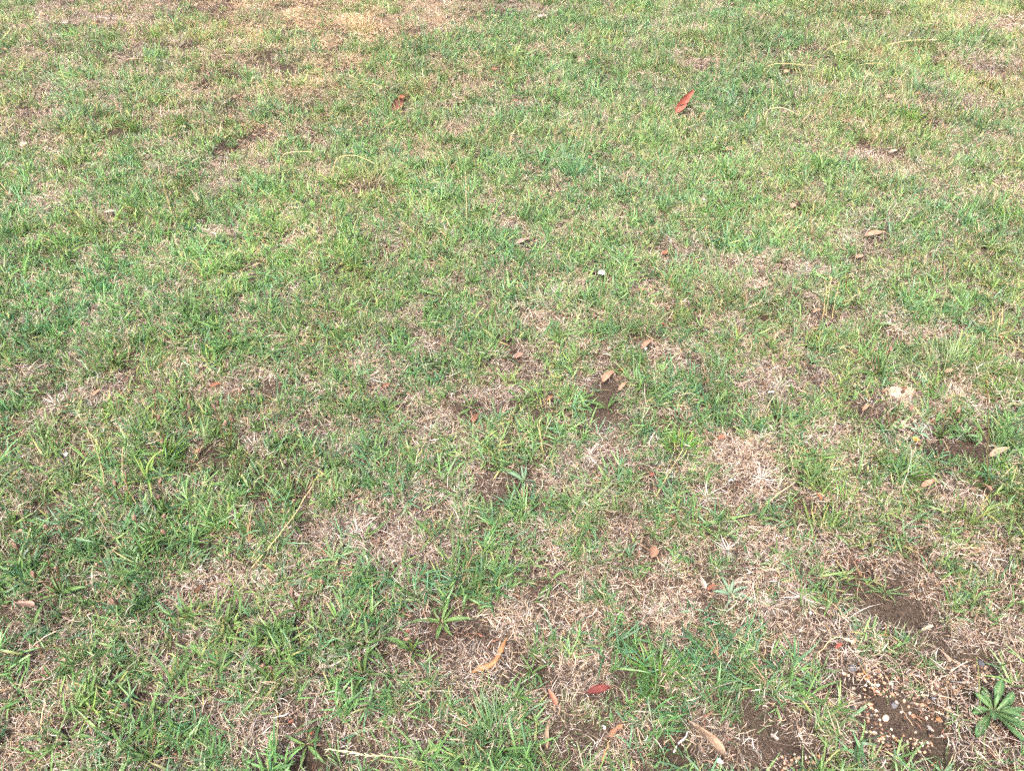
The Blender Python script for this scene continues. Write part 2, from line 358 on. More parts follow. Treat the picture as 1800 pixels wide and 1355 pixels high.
def fallen_leaf(x1, y1, x2, y2, wr, col, label, side=.08, arch=.25, roll=.15, group=None, name='fallen_leaf', cat='leaf', lmax=.12, col2=None, cup=.3, twist=.3, stalk=True, shape='lance', lift=.02, ends=None):
    _ls[0] += 1; sd_ = _ls[0]
    a, b = ends or lay(x1, y1, x2, y2, lmax, lift); e, L = orient(a, b, roll)
    col = np.asarray(col); col = (col*.74+.26*col.mean())*np.exp(NR(0, .08)); c2 = col*.9 if col2 is None else np.asarray(col2)
    v, f, c = leaf_shape(L, L*wr, (col, c2, col*.72), shape, arch, cup, side, twist, .0007, 12, 4, 0, .05, sd_)
    o = put(name, mesh_from(name, v, f, c, M_LEAF, True), None, a+Vector((0, 0, arch*L*.22)), e); tag(o, label, cat, group)
    if stalk:
        sv, sf, sc_ = tube_shape([(-.12*L, .012*L, .002), (-.05*L, .004*L, .0), (.04*L, 0, .0)], [.0007, .0008, .0009], (col*.7, col*.8), 5)
        put('leaf_stalk', mesh_from('leaf_stalk', sv, sf, sc_, M_LEAF, True), o)
    m = (a+b)/2; CLEAR.append((m.x, m.y, max(abs(b.x-a.x)/2, .01)+.034, max(abs(b.y-a.y)/2, .01)+.036))
    return o
LEAVES = [  # x1 y1 x2 y2 width-ratio colour label (side, arch, roll)
 (1272,1338,1209,1272,.27,TAN,'long flat tan eucalyptus leaf beside a dark soil hollow with a white twig',dict(side=-.05,cup=.2,lmax=.16,roll=.25)),
 (1030,1226,1077,1214,.27,RED,'dark red lance-shaped leaf lying on pale dead straw',dict(side=.04,lmax=.12)),
 (978,1248,963,1217,.36,S(190,120,88),'short orange-brown leaf beside the dense blue-green grass tussock',dict(cup=.5)),
 (961,1326,966,1271,.14,S(190,160,126),'narrow curled tan strip of bark standing in the edge of the blue-green tussock',dict(side=.15,cup=.8,name='bark_strip',cat='bark',stalk=False,shape='bark')),
 (1068,1304,1093,1281,.22,S(196,138,98),'small rolled orange-tan bark curl over white dead stalks',dict(cup=1.0,name='bark_strip',cat='bark',stalk=False,shape='bark')),
 (1237,1045,1228,1016,.42,CREAM,'pale cream leaf standing beside the silvery green rosette',dict(cup=.2,roll=.5)),
 (1240,1046,1258,1036,.34,S(164,104,76),'small curled brown leaf touching the pale cream leaf',dict(cup=.7)),
 (32,1066,68,1074,.42,PINKTAN,'broad pinkish tan leaf cupped in deep green grass',dict(cup=.35,roll=.4)),
 (36,943,52,940,.34,PINKTAN,'small pinkish tan leaf half sunk in thick green grass',{}),
 (346,1052,362,1036,.36,BROWN,'crumpled brown leaf on a brown straw patch',dict(cup=.8)),
 (1143,990,1152,968,.55,S(172,128,96),'folded brown leaf among bright green shoots',dict(cup=.8)),
 (1464,1147,1478,1138,.36,S(176,84,62),'small brick red leaf fragment near the gravelly bare soil',dict(cup=.3)),
 (1648,1150,1664,1172,.30,S(186,154,130),'pale tan curled leaf leaning in the grass above the gravel',dict(cup=.6)),
 (1613,1117,1636,1108,.16,S(206,186,160),'short pale bark splinter on the straw above the gravel',dict(shape='bark',cup=.5,stalk=False,name='bark_strip',cat='bark')),
 (1350,1297,1364,1308,.5,S(200,180,166),'pale broken bark chip at the edge of the gravel',dict(shape='bark',stalk=False,name='bark_chip',cat='bark')),
 (1784,1224,1800,1230,.42,S(214,200,192),'whitish bark chip beside the big leafy weed rosette',dict(shape='bark',stalk=False,name='bark_chip',cat='bark')),
 (1057,683,1083,659,.24,S(190,146,112),'curved tan leaf, the larger of two lying parallel',dict(side=.16)),
 (1085,697,1103,679,.2,S(192,154,122),'narrow tan leaf, the smaller of two lying parallel',{}),
 (906,638,921,629,.42,S(190,144,122),'short pinkish leaf at the edge of a dark hollow in the straw',dict(cup=.5)),
 (1125,624,1147,604,.2,S(190,142,108),'tan leaf lying beside a scrap of white feather',{}),
 (1118,519,1140,517,.26,S(172,122,92),'brown leaf at the front of a round bare straw spot',{}),
 (1186,542,1204,545,.26,S(190,130,94),'orange-tan leaf lying flat in the straw near upright dry stalks',{}),
 (1163,456,1175,449,.4,S(186,112,72),'small rusty leaf in pale thin grass',{}),
 (166,706,181,692,.3,S(204,164,126),'tan leaf lying on yellow straw in green grass',{}),
 (373,690,393,681,.34,S(190,122,80),'cupped orange-brown leaf resting on green grass',dict(cup=.6)),
 (344,806,357,798,.45,S(192,108,76),'small orange-brown leaf among plantain stalks',dict(cup=.5)),
 (830,756,844,732,.24,S(158,100,72),'dark brown leaf standing beside a ribbed plantain',dict(cup=.6)),
 (674,692,687,682,.4,S(186,122,86),'small curled orange leaf in thin green grass',dict(cup=.6)),
 (960,714,972,704,.3,S(196,134,96),'small orange leaf below a yellow-tipped plantain',{}),
 (1732,813,1771,795,.2,S(204,172,142),'long pale tan leaf lying across bare straw beside a dark upright stem',dict(lmax=.13)),
 (1614,866,1642,852,.26,S(184,142,108),'brown leaf lying near a dark soil hollow at the right grass tussock',{}),
 (1722,858,1738,872,.4,S(168,124,98),'crumpled brown leaf in the dark soil hollow',dict(cup=.7)),
 (1260,782,1276,774,.4,S(180,116,82),'small rusty leaf on a tan straw patch',{}),
 (1432,874,1440,888,.3,S(186,112,76),'tiny curled orange leaf in dark green shoots',dict(cup=.8)),
 (1512,731,1526,719,.26,S(194,142,108),'narrow orange-tan leaf leaning in a clump of weeds',{}),
 (1656,664,1674,658,.3,S(206,172,134),'tan leaf lying under long arching grass blades',{}),
 (1338,513,1354,507,.3,S(186,148,132),'pinkish tan leaf in dry mixed grass',{}),
 (1426,558,1441,551,.3,S(188,146,112),'tan leaf beside the tuft of upright dry stalks',{}),
 (1502,462,1516,457,.4,S(196,150,122),'tan leaf at the foot of a dry stalk in thin grass',{}),
 (1518,426,1556,415,.2,S(196,160,126),'long tan leaf lying on pale dry grass',dict(lmax=.14)),
 (906,439,931,426,.2,S(196,160,152),'pinkish grey strip of bark lying on pale green grass',dict(shape='bark',name='bark_strip',cat='bark',stalk=False,lmax=.13)),
 (186,383,209,378,.26,CREAM,'cream coloured leaf lying flat in bright green grass',dict(lmax=.12)),
 (690,203,714,184,.28,S(170,98,74),'large reddish brown leaf propped up in the grass',dict(lmax=.15,roll=.9)),
 (703,183,713,174,.4,S(206,120,70),'small orange leaf above the large reddish brown leaf',dict(lmax=.07)),
 (702,207,711,202,.4,S(198,128,84),'small orange leaf below the large reddish brown leaf',dict(lmax=.07)),
 (1186,208,1222,166,.3,CORAL,'bright coral red eucalyptus leaf standing in the grass under a purplish leaf',dict(lmax=.17,roll=1.0,twist=.5)),
 (1191,191,1224,177,.22,PURPLE,'purplish pink leaf lying across the bright coral red leaf',dict(roll=-.7,ends=(on_plane_y(1191, 191, on_ground(1187, 208).y-.03), on_plane_y(1224, 177, on_ground(1187, 208).y-.01)))),
 (1016,117,1026,107,.34,S(214,186,150),'pale tan leaf standing in green grass',dict(lmax=.1,roll=.8)),
 (945,37,960,33,.3,S(206,180,168),'pale pinkish bark strip lying along the far edge of the green grass',dict(shape='bark',stalk=False,name='bark_strip',cat='bark',lmax=.13)),
 (224,113,246,109,.2,S(208,172,132),'long pale stick-like leaf in dry far grass',dict(lmax=.14)),
 (40,266,54,256,.45,S(206,182,158),'pale crumpled leaf on bare ground by green weeds',dict(lmax=.1)),
 (176,284,184,273,.3,S(206,164,116),'yellowish tan leaf leaning above short green grass',dict(lmax=.1)),
 (14,301,28,292,.3,S(192,146,130),'pinkish leaf lying in a bare brown hollow',dict(lmax=.1)),
 (1530,184,1530,184,.3,TAN,'',None),
 (1556,181,1572,175,.4,S(206,164,130),'tan leaf standing in olive grass',dict(lmax=.09)),
 (1276,272,1288,266,.45,S(200,156,124),'tan leaf lying on a straw gap in bright green grass',dict(lmax=.09)),
 (1302,261,1308,249,.5,YELLOWG,'bright yellow-green leaf standing in green grass',dict(lmax=.08,roll=.9)),
 (1388,374,1398,366,.4,S(206,160,136),'pinkish leaf in straw between grass tufts',dict(lmax=.08)),
 (1376,137,1388,129,.34,S(214,166,124),'orange-tan leaf below the far bare brown patch',dict(lmax=.1)),
 (1392,17,1402,13,.4,S(158,84,66),'reddish brown leaf in far green grass',dict(lmax=.09)),
 (741,289,753,282,.5,S(206,176,156),'pale pinkish leaf in the sprawling yellow-green grass clump',dict(lmax=.08)),
 (1562,275,1576,271,.34,CREAM,'cream leaf on a far patch of pale straw',dict(lmax=.1)),
 (446,476,460,471,.34,S(206,166,124),'tan leaf in thick green grass beside broad blades',dict(lmax=.08)),
]
for x1, y1, x2, y2, wr, col, label, kw in LEAVES:
    if kw is None: continue
    fallen_leaf(x1, y1, x2, y2, wr, col, label, **kw)
for x, y in [(98,212),(405,213),(10,94),(167,48),(273,167),(325,175),(460,230),(520,48),(730,86),(870,129),(905,184),(1612,172)]:
    a = random.uniform(-.5, .5); w = random.uniform(5, 7)
    fallen_leaf(x-w*math.cos(a), y+w*.4*math.sin(a), x+w*math.cos(a), y-w*.4*math.sin(a), random.uniform(.3, .42), S(204, 126, 80), 'small curled orange dry leaf in thin far grass', group='small orange leaves scattered in the far grass', lmax=.09, cup=.5, roll=random.uniform(-.5, .6))
for x, y in [(283,203),(447,144),(78,256),(353,5),(152,17),(197,190),(472,239),(323,230),(280,14),(323,66),(868,34),(822,145),(977,343),(1192,100),(767,73),(40,202)]:
    a = random.uniform(-.6, .6); w = random.uniform(5, 8)
    fallen_leaf(x-w*math.cos(a), y+w*.4*math.sin(a), x+w*math.cos(a), y-w*.4*math.sin(a), random.uniform(.26, .4), S(208, 176, 142), 'small pale tan dry leaf in thin far grass', group='small pale tan leaves scattered in the far grass', lmax=.09, cup=.4, roll=random.uniform(-.5, .6))
for x, y in [(515,1276),(551,1296),(1163,578),(1092,658),(1145,843),(1037,285),(717,1118)]:
    a = random.uniform(-.6, .6); w = 5
    fallen_leaf(x-w*math.cos(a), y+w*math.sin(a), x+w*math.cos(a), y-w*math.sin(a), .5, S(164, 84, 62), 'tiny rust-red leaf scrap in straw between green shoots', group='rust-red leaf scraps', lmax=.04, cup=.6, stalk=False)
# the long wavy curl of bark
bp = [on_ground(*q)+Vector((0, 0, z_)) for q, z_ in (((829,1187),.014),((843,1181),.016),((858,1177),.018),((870,1168),.02),((878,1155),.022),((885,1142),.024),((892,1129),.022))]
bo = bp[3].copy(); pts_ = []
for i in range(len(bp)-1):
    p0, p1, p2, p3 = bp[max(i-1, 0)], bp[i], bp[i+1], bp[min(i+2, len(bp)-1)]
    for k in range(4):
        t_ = k/4; pts_.append(.5*((2*p1)+(p2-p0)*t_+(2*p0-5*p1+4*p2-p3)*t_*t_+(3*p1-p0-3*p2+p3)*t_**3)-bo)
pts_.append(bp[-1]-bo); nb = len(pts_); BV, BC, BF = [], [], []
for i, p in enumerate(pts_):
    d_ = (pts_[min(i+1, nb-1)]-pts_[max(i-1, 0)]).normalized(); sd2 = d_.cross(Vector((0, 0, 1))).normalized(); w_ = .0062*min(1, .3+i*.16, .25+(nb-1-i)*.12)*(1+.18*math.sin(i*1.9)); tw = .5*math.sin(i*.33)
    for j in range(7):
        a2 = -1.25+j*2.5/6; sv_ = sd2*math.sin(a2)+Vector((0, 0, 1))*(math.cos(a2)-.6); sv_ = Matrix.Rotation(tw, 3, d_) @ sv_
        BV.append(tuple(p+sv_*w_*(1+.06*math.sin(i*2.3+j*3.1)))); BC.append(ORANGE*(.8+.25*random.random()))
nB = len(BV); BV += [(a[0], a[1], a[2]-.0012) for a in BV]; BC += [c_*.7 for c_ in BC]
for i in range(nb-1):
    for j in range(6):
        q_ = (i*7+j, i*7+j+1, (i+1)*7+j+1, (i+1)*7+j); BF += [q_, tuple(nB+k for k in q_[::-1])]
    for j in (0, 6): q_ = (i*7+j, (i+1)*7+j, nB+(i+1)*7+j, nB+i*7+j); BF.append(q_ if j == 0 else q_[::-1])
for i in (0, nb-1):
    for j in range(6): BF.append((i*7+j, i*7+j+1, nB+i*7+j+1, nB+i*7+j))
tag(put('bark_strip', mesh_from('bark_strip', BV, BF, np.array(BC), M_LEAF, True), None, bo), 'long wavy orange-brown curl of bark lying over a small dark soil gap', 'bark')
for p in bp: CLEAR.append((p.x, p.y, .036, .036))
# the big pale bark plate, with knots
a_, b_ = lay(1560, 697, 1604, 690, .12, .016); e_, L_ = orient(a_, b_, .2)
v, f, c = leaf_shape(L_, L_*.42, (S(214, 190, 170), S(206, 178, 158), S(180, 150, 130)), 'bark', .15, -.35, .05, .1, .004, 14, 6, 0, .06, 4)
o = tag(put('bark_plate', mesh_from('bark_plate', v, f, c, M_LEAF, True), None, a_, e_), 'pale pinkish curved plate of bark with a dark knot on straw', 'bark')
v, f, c = blob_shape(.006, .005, .003, (S(120, 82, 62),), 5, .2, 2); put('knot', mesh_from('knot', v, f, c, M_LEAF, True), o, (L_*.62, L_*.08, .004))
CLEAR.append(((a_.x+b_.x)/2, a_.y, .075, .05))
# white scraps: petals and feathers
def white_scrap(x, y, px, label, name, cat, group=None):
    m = mpp(x, y)*px; p = on_ground(x, y)+Vector((0, 0, .02))
    v, f, c = leaf_shape(m*1.2, m*.8, (S(228, 226, 222), S(236, 234, 232), S(222, 218, 214)), 'round', .9, .5, .1, .5, .0006, 8, 4, 0, .12, int(x))
    tag(put(name, mesh_from(name, v, f, c, M_LEAF, True), None, p, (.3, -.3, x*.7)), label, cat, group); CLEAR.append((p.x, p.y, m*.8+.03, m*.8+.03))
white_scrap(1050, 489, 12, 'white curled petal on thin green grass', 'petal', 'petal')
white_scrap(119, 811, 9, 'white curled petal beside dark green leaves and straw', 'petal', 'petal')
white_scrap(1134, 624, 14, 'scrap of white feather beside a tan leaf on straw', 'feather', 'feather')
white_scrap(947, 95, 7, 'tiny white petal in far green grass', 'petal', 'petal', 'tiny white petals in the far grass')
white_scrap(935, 105, 5, 'tiny white petal in far green grass', 'petal', 'petal', 'tiny white petals in the far grass')
white_scrap(1595, 67, 8, 'white petal in far olive grass by arching straw stems', 'petal', 'petal')
white_scrap(1065, 301, 7, 'white petal standing in bright green grass', 'petal', 'petal')
white_scrap(1360, 699, 12, 'flat white feather scrap in front of a brown straw hollow', 'feather', 'feather')
white_scrap(1288, 855, 10, 'white feather scrap in grey straw and grass', 'feather', 'feather')
white_scrap(1744, 812, 9, 'whitish petal beside the long pale tan leaf', 'petal', 'petal')
white_scrap(1062, 1290, 8, 'white petal over a bundle of grey dead stalks', 'petal', 'petal')
white_scrap(1256, 1343, 11, 'white papery scrap at the end of the long flat tan leaf', 'petal', 'petal')
white_scrap(1420, 1088, 7, 'white petal on straw above the gravelly soil', 'petal', 'petal')
# a small yellow and orange daisy
dp = on_ground(1598, 793)+Vector((0, 0, .045)); dz = put('yellow_flower', None, None, on_ground(1598, 793)); tag(dz, 'small yellow daisy with an orange centre beside a green tussock', 'flower')
v, f, c = tube_shape([(0, 0, 0), (.004, 0, .02), (.002, 0, .043)], .0012, (S(90, 120, 60), S(110, 130, 70)), 5); put('stem', mesh_from('stem', v, f, c, M_WEED, True), dz)
v, f, c = blob_shape(.005, .005, .004, (S(196, 110, 50),), 3, .1, 2); put('flower_centre', mesh_from('flower_centre', v, f, c, M_WEED, True), dz, (.002, 0, .045))
pm = mesh_from('petal_leaf', *leaf_shape(.011, .005, (S(224, 190, 96), S(236, 206, 120)), 'obov', .3, .2, nu=4, nv=2), M_WEED, True)
for k in range(9): put('flower_petal', pm, dz, (.002, 0, .045), (0, -.5, k*.698))

# ------------------------------------------------------------------ stones
STM = {}
def stone_mesh(key, col, seed, facet=4):
    k = (key, seed)
    if k not in STM: STM[k] = mesh_from('pebble', *blob_shape(1, .8, .62, (col,), seed, .22, 2, facet), M_STONE, True)
    return STM[k]
def stone(x, y, px, col, key, label, group=None, name='pebble', cat='pebble', seed=0):
    r = mpp(x, y)*px/2; p = on_ground(x, y); p.z += r*.12-.004
    tag(put(name, stone_mesh(key, col, seed), None, p, (NR(0, .2), NR(0, .2), U(0, 6)), r), label, cat, group); CLEAR.append((p.x, p.y, r+.022, r+.022))
BLUEG = S(112, 116, 126)
stone(1496, 1174, 20, BLUEG, 'blue', 'bluish grey angular stone at the upper edge of the gravel', name='stone', cat='stone', seed=1)
stone(1726, 1163, 17, S(92, 94, 102), 'dark', 'dark slate stone with pale pebbles round it above the big leafy rosette', name='stone', cat='stone', seed=2)
stone(1518, 1163, 12, S(140, 100, 78), 'brown', 'rounded brown stone behind the bluish grey stone', name='stone', cat='stone', seed=3)
stone(1573, 1239, 15, S(118, 118, 124), 'slate', 'flat grey slate chip in the middle of the gravel', name='stone', cat='stone', seed=4)
stone(1500, 1242, 11, S(104, 106, 114), 'slate', 'small dark grey stone by grass blades in the gravel', name='stone', cat='stone', seed=5)
stone(1392, 1352, 16, S(86, 88, 98), 'dark', 'dark grey stone in the lower strip of gravel', name='stone', cat='stone', seed=6)
stone(1557, 1259, 13, S(226, 200, 172), 'cream', 'knobbly cream stone below the flat grey slate chip', name='stone', cat='stone', seed=7)
stone(1649, 1262, 11, S(204, 138, 84), 'orange', 'orange stone beside the narrow-leaved rosette', name='stone', cat='stone', seed=8)
stone(1635, 1277, 12, S(146, 142, 142), 'grey', 'grey stone under the orange stone', name='stone', cat='stone', seed=9)
stone(1643, 1226, 10, S(128, 132, 138), 'slate', 'grey stone under the dry stalks beside the gravel', name='stone', cat='stone', seed=10)
stone(1439, 1326, 9, S(212, 148, 96), 'orange', 'orange pebble in the lower strip of gravel', seed=11)
stone(1459, 1237, 12, S(200, 168, 138), 'tan', 'tan stone in straw left of the gravel', name='stone', cat='stone', seed=12)
stone(1518, 979, 8, S(206, 140, 104), 'orange', 'orange pebble in a straw hollow between green shoots', seed=13)
stone(1048, 1331, 15, S(186, 180, 176), 'pale', 'pale grey stone among bundled dead stalks', name='stone', cat='stone', seed=14)
stone(1180, 835, 13, S(150, 150, 158), 'grey', 'grey stone in straw behind bright green shoots', name='stone', cat='stone', seed=15)
stone(1063, 824, 11, S(160, 162, 170), 'grey', 'small bluish stone on straw below a grass tuft', name='stone', cat='stone', seed=16)
stone(1660, 1098, 10, S(104, 106, 116), 'dark', 'dark stone behind a small bluish rosette', name='stone', cat='stone', seed=17)
PEBN = ['pale pinkish', 'dull orange-pink', 'whitish cream', 'reddish tan', 'greyish tan', 'sandy tan']
PEB = [S(226, 196, 172), S(214, 168, 138), S(232, 216, 198), S(200, 150, 124), S(190, 172, 156), S(216, 182, 150)]
peb_px = [(1485,1182,9),(1512,1184,9),(1492,1185,5),(1545,1177,8),(1539,1183,7),(1549,1184,6),(1548,1176,6),(1526,1190,7),(1528,1197,7),(1521,1191,6),(1534,1201,6),(1560,1189,6),(1545,1201,7),
 (1556,1198,8),(1569,1200,6),(1557,1209,6),(1502,1208,8),(1499,1221,7),(1512,1221,7),(1521,1210,6),(1523,1203,6),(1532,1235,9),(1522,1240,8),(1532,1241,7),(1516,1244,8),(1497,1250,7),(1541,1247,6),
 (1570,1219,9),(1578,1218,6),(1591,1231,8),(1577,1232,7),(1598,1239,7),(1600,1251,7),(1606,1256,9),(1619,1247,6),(1623,1237,9),(1629,1259,8),(1612,1236,7),(1585,1249,6),(1622,1198,6),(1634,1242,6),
 (1666,1256,6),(1667,1251,5),(1698,1294,7),(1657,1292,6),(1660,1294,6),(1640,1281,7),(1636,1290,6),(1622,1304,6),(1709,1304,8),(1671,1307,5),(1680,1215,6),(1742,1200,6),(1746,1190,7),(1728,1183,6),
 (1750,1205,8),(1755,1193,6),(1763,1188,5),(1712,1196,6),(1733,1196,7),(1418,1330,7),(1430,1338,6),(1402,1335,7),(1412,1345,8),(1450,1342,6),(1380,1340,6),(1465,1335,6),(1425,1348,7),(1620,1335,6),
 (1640,1342,6),(1626,1350,7),(1658,1347,6),(1545,1301,6),(1536,1288,5),(1568,1280,5),(1590,1290,5),(1610,1285,6),(1786,1300,6),(1771,1306,5)]
for k, (x, y, s) in enumerate(peb_px):
    ci = k % 6; stone(x, y, s*1.05, PEB[ci], 'p%d' % ci, 'small '+PEBN[ci]+' pebble on the bare gravelly soil', PEBN[ci]+' pebbles on the bare soil', seed=20+(k % 12))
gp, gf, gc = [], [], []
pb, pf, _ = blob_shape(1, .8, .65, (S(200, 170, 140),), 90, .2, 1)
g_cent = [ell(1590,1235,120,75), ell(1500,1190,50,26), ell(1400,1342,110,24), ell(1700,1185,80,28), ell(1640,1310,90,46), ell(1770,1260,40,50), ell(1690,1140,40,16)]
allp = []
for k in range(7):
    cx, cy, rx, ry = g_cent[k]; n = [1500, 260, 420, 480, 520, 200, 60][k]
    q = np.sqrt(U(0, 1, n)); t = U(0, 6.283, n); allp.append(np.stack([cx+rx*q*np.cos(t), cy+ry*q*np.sin(t)], 1))
allp = np.concatenate(allp); zz = H(allp[:, 0], allp[:, 1])-.004; nP = len(allp)
keep = fbm(allp[:, 0], allp[:, 1], .08, 41, 2) > .40; allp, zz = allp[keep], zz[keep]; nP = len(allp)
rr = np.clip(np.exp(NR(math.log(.0019), .5, nP)), .0007, .0042); an = U(0, 6.28, nP)
V = pb[None]*rr[:, None, None]; ca, sa = np.cos(an)[:, None], np.sin(an)[:, None]
V = np.stack([V[..., 0]*ca-V[..., 1]*sa, V[..., 0]*sa+V[..., 1]*ca, V[..., 2]], -1)+np.concatenate([allp, (zz+rr*U(-.3, .4, nP))[:, None]], 1)[:, None]
Cc = np.repeat((pick(PEB+[S(120, 116, 116), S(150, 120, 100), S(124, 100, 86), S(96, 84, 76)], nP)*np.exp(NR(-.15, .3, (nP, 1))))[:, None], len(pb), 1)
gr = put('gravel', mesh_from('gravel', V.reshape(-1, 3), (pf[None]+(np.arange(nP)*len(pb))[:, None, None]).reshape(-1, 3), np.clip(Cc.reshape(-1, 3), 0, .9), M_STONE, True))
tag(gr, 'fine tan grit and gravel spread over the bare soil patch', 'gravel', None, 'stuff')

# ------------------------------------------------------------------ weeds: plantains and rosettes
PG0, PG1 = S(100, 128, 70), S(84, 120, 72)
def weed_meshes(kind):
    out = []
    for k in range(4):
        if kind == 'ribwort': s = leaf_shape(1, .15, (PG0*(1+.1*k), PG1*(1+.08*k), S(134, 160, 92)), 'ribwort', .5+.25*k, .45, .05*(k-1.5), .25*(k-1.5), .006, 9, 8, 2, .0, k)
        if kind == 'broad': s = leaf_shape(1, .245, (S(112, 142, 90), S(84, 126, 82)*(1+.1*k), S(160, 184, 132)), 'obov', .35+.2*k, .35, .05*(k-1.5), .3*(k-1.5), .012, 9, 6, 0, .04, k)
        if kind == 'silver': s = leaf_shape(1, .21, (S(132, 162, 132), S(112, 148, 122)*(1+.08*k), S(166, 190, 160)), 'lance', .3+.35*k, .5, .06*(k-1.5), .3*(k-1.5), .01, 9, 6, 0, .02, k)
        if kind == 'narrow': s = leaf_shape(1, .075, (S(108, 140, 84), S(98, 130, 88)*(1+.1*k), S(140, 164, 116)), 'strap', .5+.3*k, .4, .10*(k-1.5), .2, .02, 8, 2, 0, 0, k)
        if kind == 'broadgrass': s = leaf_shape(1, .085, (S(128, 162, 78), S(138, 172, 84)*(1+.06*k), S(160, 186, 110)), 'strap', .5+.4*k, .5, .06*(k-1.5), .5*(k-1.5), .004, 10, 2, 0, 0, k)
        out.append(mesh_from(kind+'_leaf', *s, M_WEED, True))
    return out
WM = {k: weed_meshes(k) for k in ('ribwort', 'broad', 'silver', 'narrow', 'broadgrass')}
HEADM = [mesh_from('seed_head', *blob_shape(.0042, .0042, .0075+.002*k, (S(142-10*k, 114-8*k, 98-6*k),), 60+k, .35, 2), M_DRYSTEM, True) for k in range(3)]
def weed(x, y, kind, n, lpx, label, group=None, heads=(), elev=(.15, .7), name='plantain_weed', cat='weed', clear=1.0, spread=None):
    b = on_ground(x, y); Lm = lpx*mpp(x, y); o = put(name, None, None, b); tag(o, label, cat, group)
    ga = random.uniform(0, 6.28)
    for k in range(n):
        L = Lm*random.uniform(.5, 1.12)*(1-.35*(k/n)); az = ga+k*2.39996+random.uniform(-.5, .5)
        el = elev[0]+(elev[1]-elev[0])*(k/max(n-1, 1))+random.uniform(-.22, .22)
        s = L; wv = random.uniform(.85, 1.15)
        put('leaf', WM[kind][random.randrange(4)], o, (math.cos(az)*.004, math.sin(az)*.004, .006+.012*k/n), Euler((random.uniform(-.55, .55), -el, az), 'XYZ'), (s, s*wv, s))
    for hx, hy in heads:
        h = on_plane_y(hx, hy, b.y+random.uniform(-.05, .06))-b
        h.z = min(max(h.z, .035), .26)
        mid = Vector((h.x*.35+random.uniform(-.01, .01), h.y*.4, h.z*.55))
        v, f, c = tube_shape([(0, 0, .0), tuple(mid*.5), tuple(mid), tuple((mid+h)/2+Vector((0, 0, .004))), tuple(h)], [.0014, .0012, .0011, .001, .0009], (S(104, 118, 66), S(124, 86, 62)), 5)
        st = put('flower_stalk', mesh_from('flower_stalk', v, f, c, M_WEED, True), o)
        put('seed_head', HEADM[random.randrange(3)], st, h+Vector((0, 0, .004)), (random.uniform(-.4, .4), random.uniform(-.4, .4), 0), random.uniform(.8, 1.25))
    if clear: CLEAR.append((b.x, b.y, Lm*.55*clear+(.03 if clear >= 1 else 0), Lm*.55*clear+(.03 if clear >= 1 else 0)))
    return o
GR_P = 'plantain rosettes with brown seed stalks'
SEEDED = [(300,805,[(280,735),(288,783),(333,717),(337,763),(272,690)]),(405,800,[(397,748),(383,710),(408,737),(423,690),(378,718)]),(225,890,[(222,835),(173,862),(203,850)]),
 (290,905,[(283,847),(280,875)]),(420,855,[(413,805),(440,790)]),(520,925,[(518,882)]),(262,970,[(290,910),(290,937),(138+100,913)]),(110,1050,[(84,980),(101,1001),(60,1010)]),(60,1000,[(84,928),(29,960)]),
 (232,1090,[(201,1058)]),(272,1340,[(262,1306),(295,1308)]),(200,1275,[(222,1239),(196,1219)]),(95,1200,[(92,1167)]),(1555,765,[(1554,690),(1601,719),(1587,689)]),(1650,775,[(1639,741),(1666,706),(1685,725)]),
 (1545,665,[(1539,617),(1565,615),(1526,640),(1503,620)]),(527,1078,[(546,1021),(514,1041),(575,1050)]),(725,1150,[(734,1118),(717,1125)]),(640,1190,[(633,1159)]),(478,1205,[(477,1175),(470,1185)]),
 (203,650,[(203,622)]),(490,790,[(487,760)]),(1140,700,[]),]
for x, y, hd in SEEDED:
    if hd: weed(x, y, 'ribwort', random.randint(6, 9), 58 if y > 950 else 48, 'ribwort plantain with '+['one', 'two', 'three', 'four', 'five'][len(hd)-1]+' thin brown-headed seed stalk'+('s' if len(hd) > 1 else '')+' rising from '+('thick green grass' if x < 450 else 'grass by dark right tussocks' if x > 1400 else 'straw and shoots'), GR_P+', %d' % len(hd)+(' left' if x < 450 else ' right' if x > 1400 else ' middle'), hd, (.5, 1.25), clear=.12)
weed(776, 1098, 'ribwort', 11, 62, 'star-shaped plantain rosette lying open over dark bare soil', elev=(.05, .5))
weed(827, 720, 'ribwort', 8, 44, 'upright dark plantain with ribbed leaves beside a dark brown leaf', elev=(.5, 1.1))
weed(917, 712, 'ribwort', 9, 40, 'plantain with yellow-edged leaves above a straw patch', elev=(.2, .9))
weed(1067, 722, 'ribwort', 7, 46, 'bright plantain with leaves raised in a V on straw', elev=(.3, .9))
weed(920, 850, 'silver', 6, 46, 'pale grey-green rosette in a straw hollow', name='weed_rosette', elev=(.15, .9), clear=1.35)
weed(969, 1026, 'ribwort', 6, 50, 'plantain with long arching ribbed leaves beside a soil gap', elev=(.2, .7))
weed(957, 1063, 'ribwort', 5, 34, 'short rounded plantain in front of the long arching plantain', elev=(.4, .9))
weed(1330, 996, 'broad', 6, 36, 'small glossy green rosette on straw behind the silvery rosette', name='weed_rosette', elev=(.1, .6))
weed(1283, 1050, 'silver', 8, 46, 'silvery green rosette with pointed leaves beside a pale cream leaf', name='weed_rosette', elev=(.15, .8), clear=1.35)
weed(1217, 1077, 'silver', 5, 28, 'small silvery rosette on straw in front of the larger silvery rosette', name='weed_rosette', elev=(.2, .8), clear=1.35)
weed(1743, 1254, 'broad', 27, 70, 'large leafy dull green rosette on gravelly bare soil', name='weed_rosette', elev=(-.02, .95), clear=1.5)
weed(1680, 1268, 'narrow', 14, 36, 'narrow-leaved rosette touching the large leafy rosette', name='weed_rosette', elev=(.05, .6), clear=1.35)
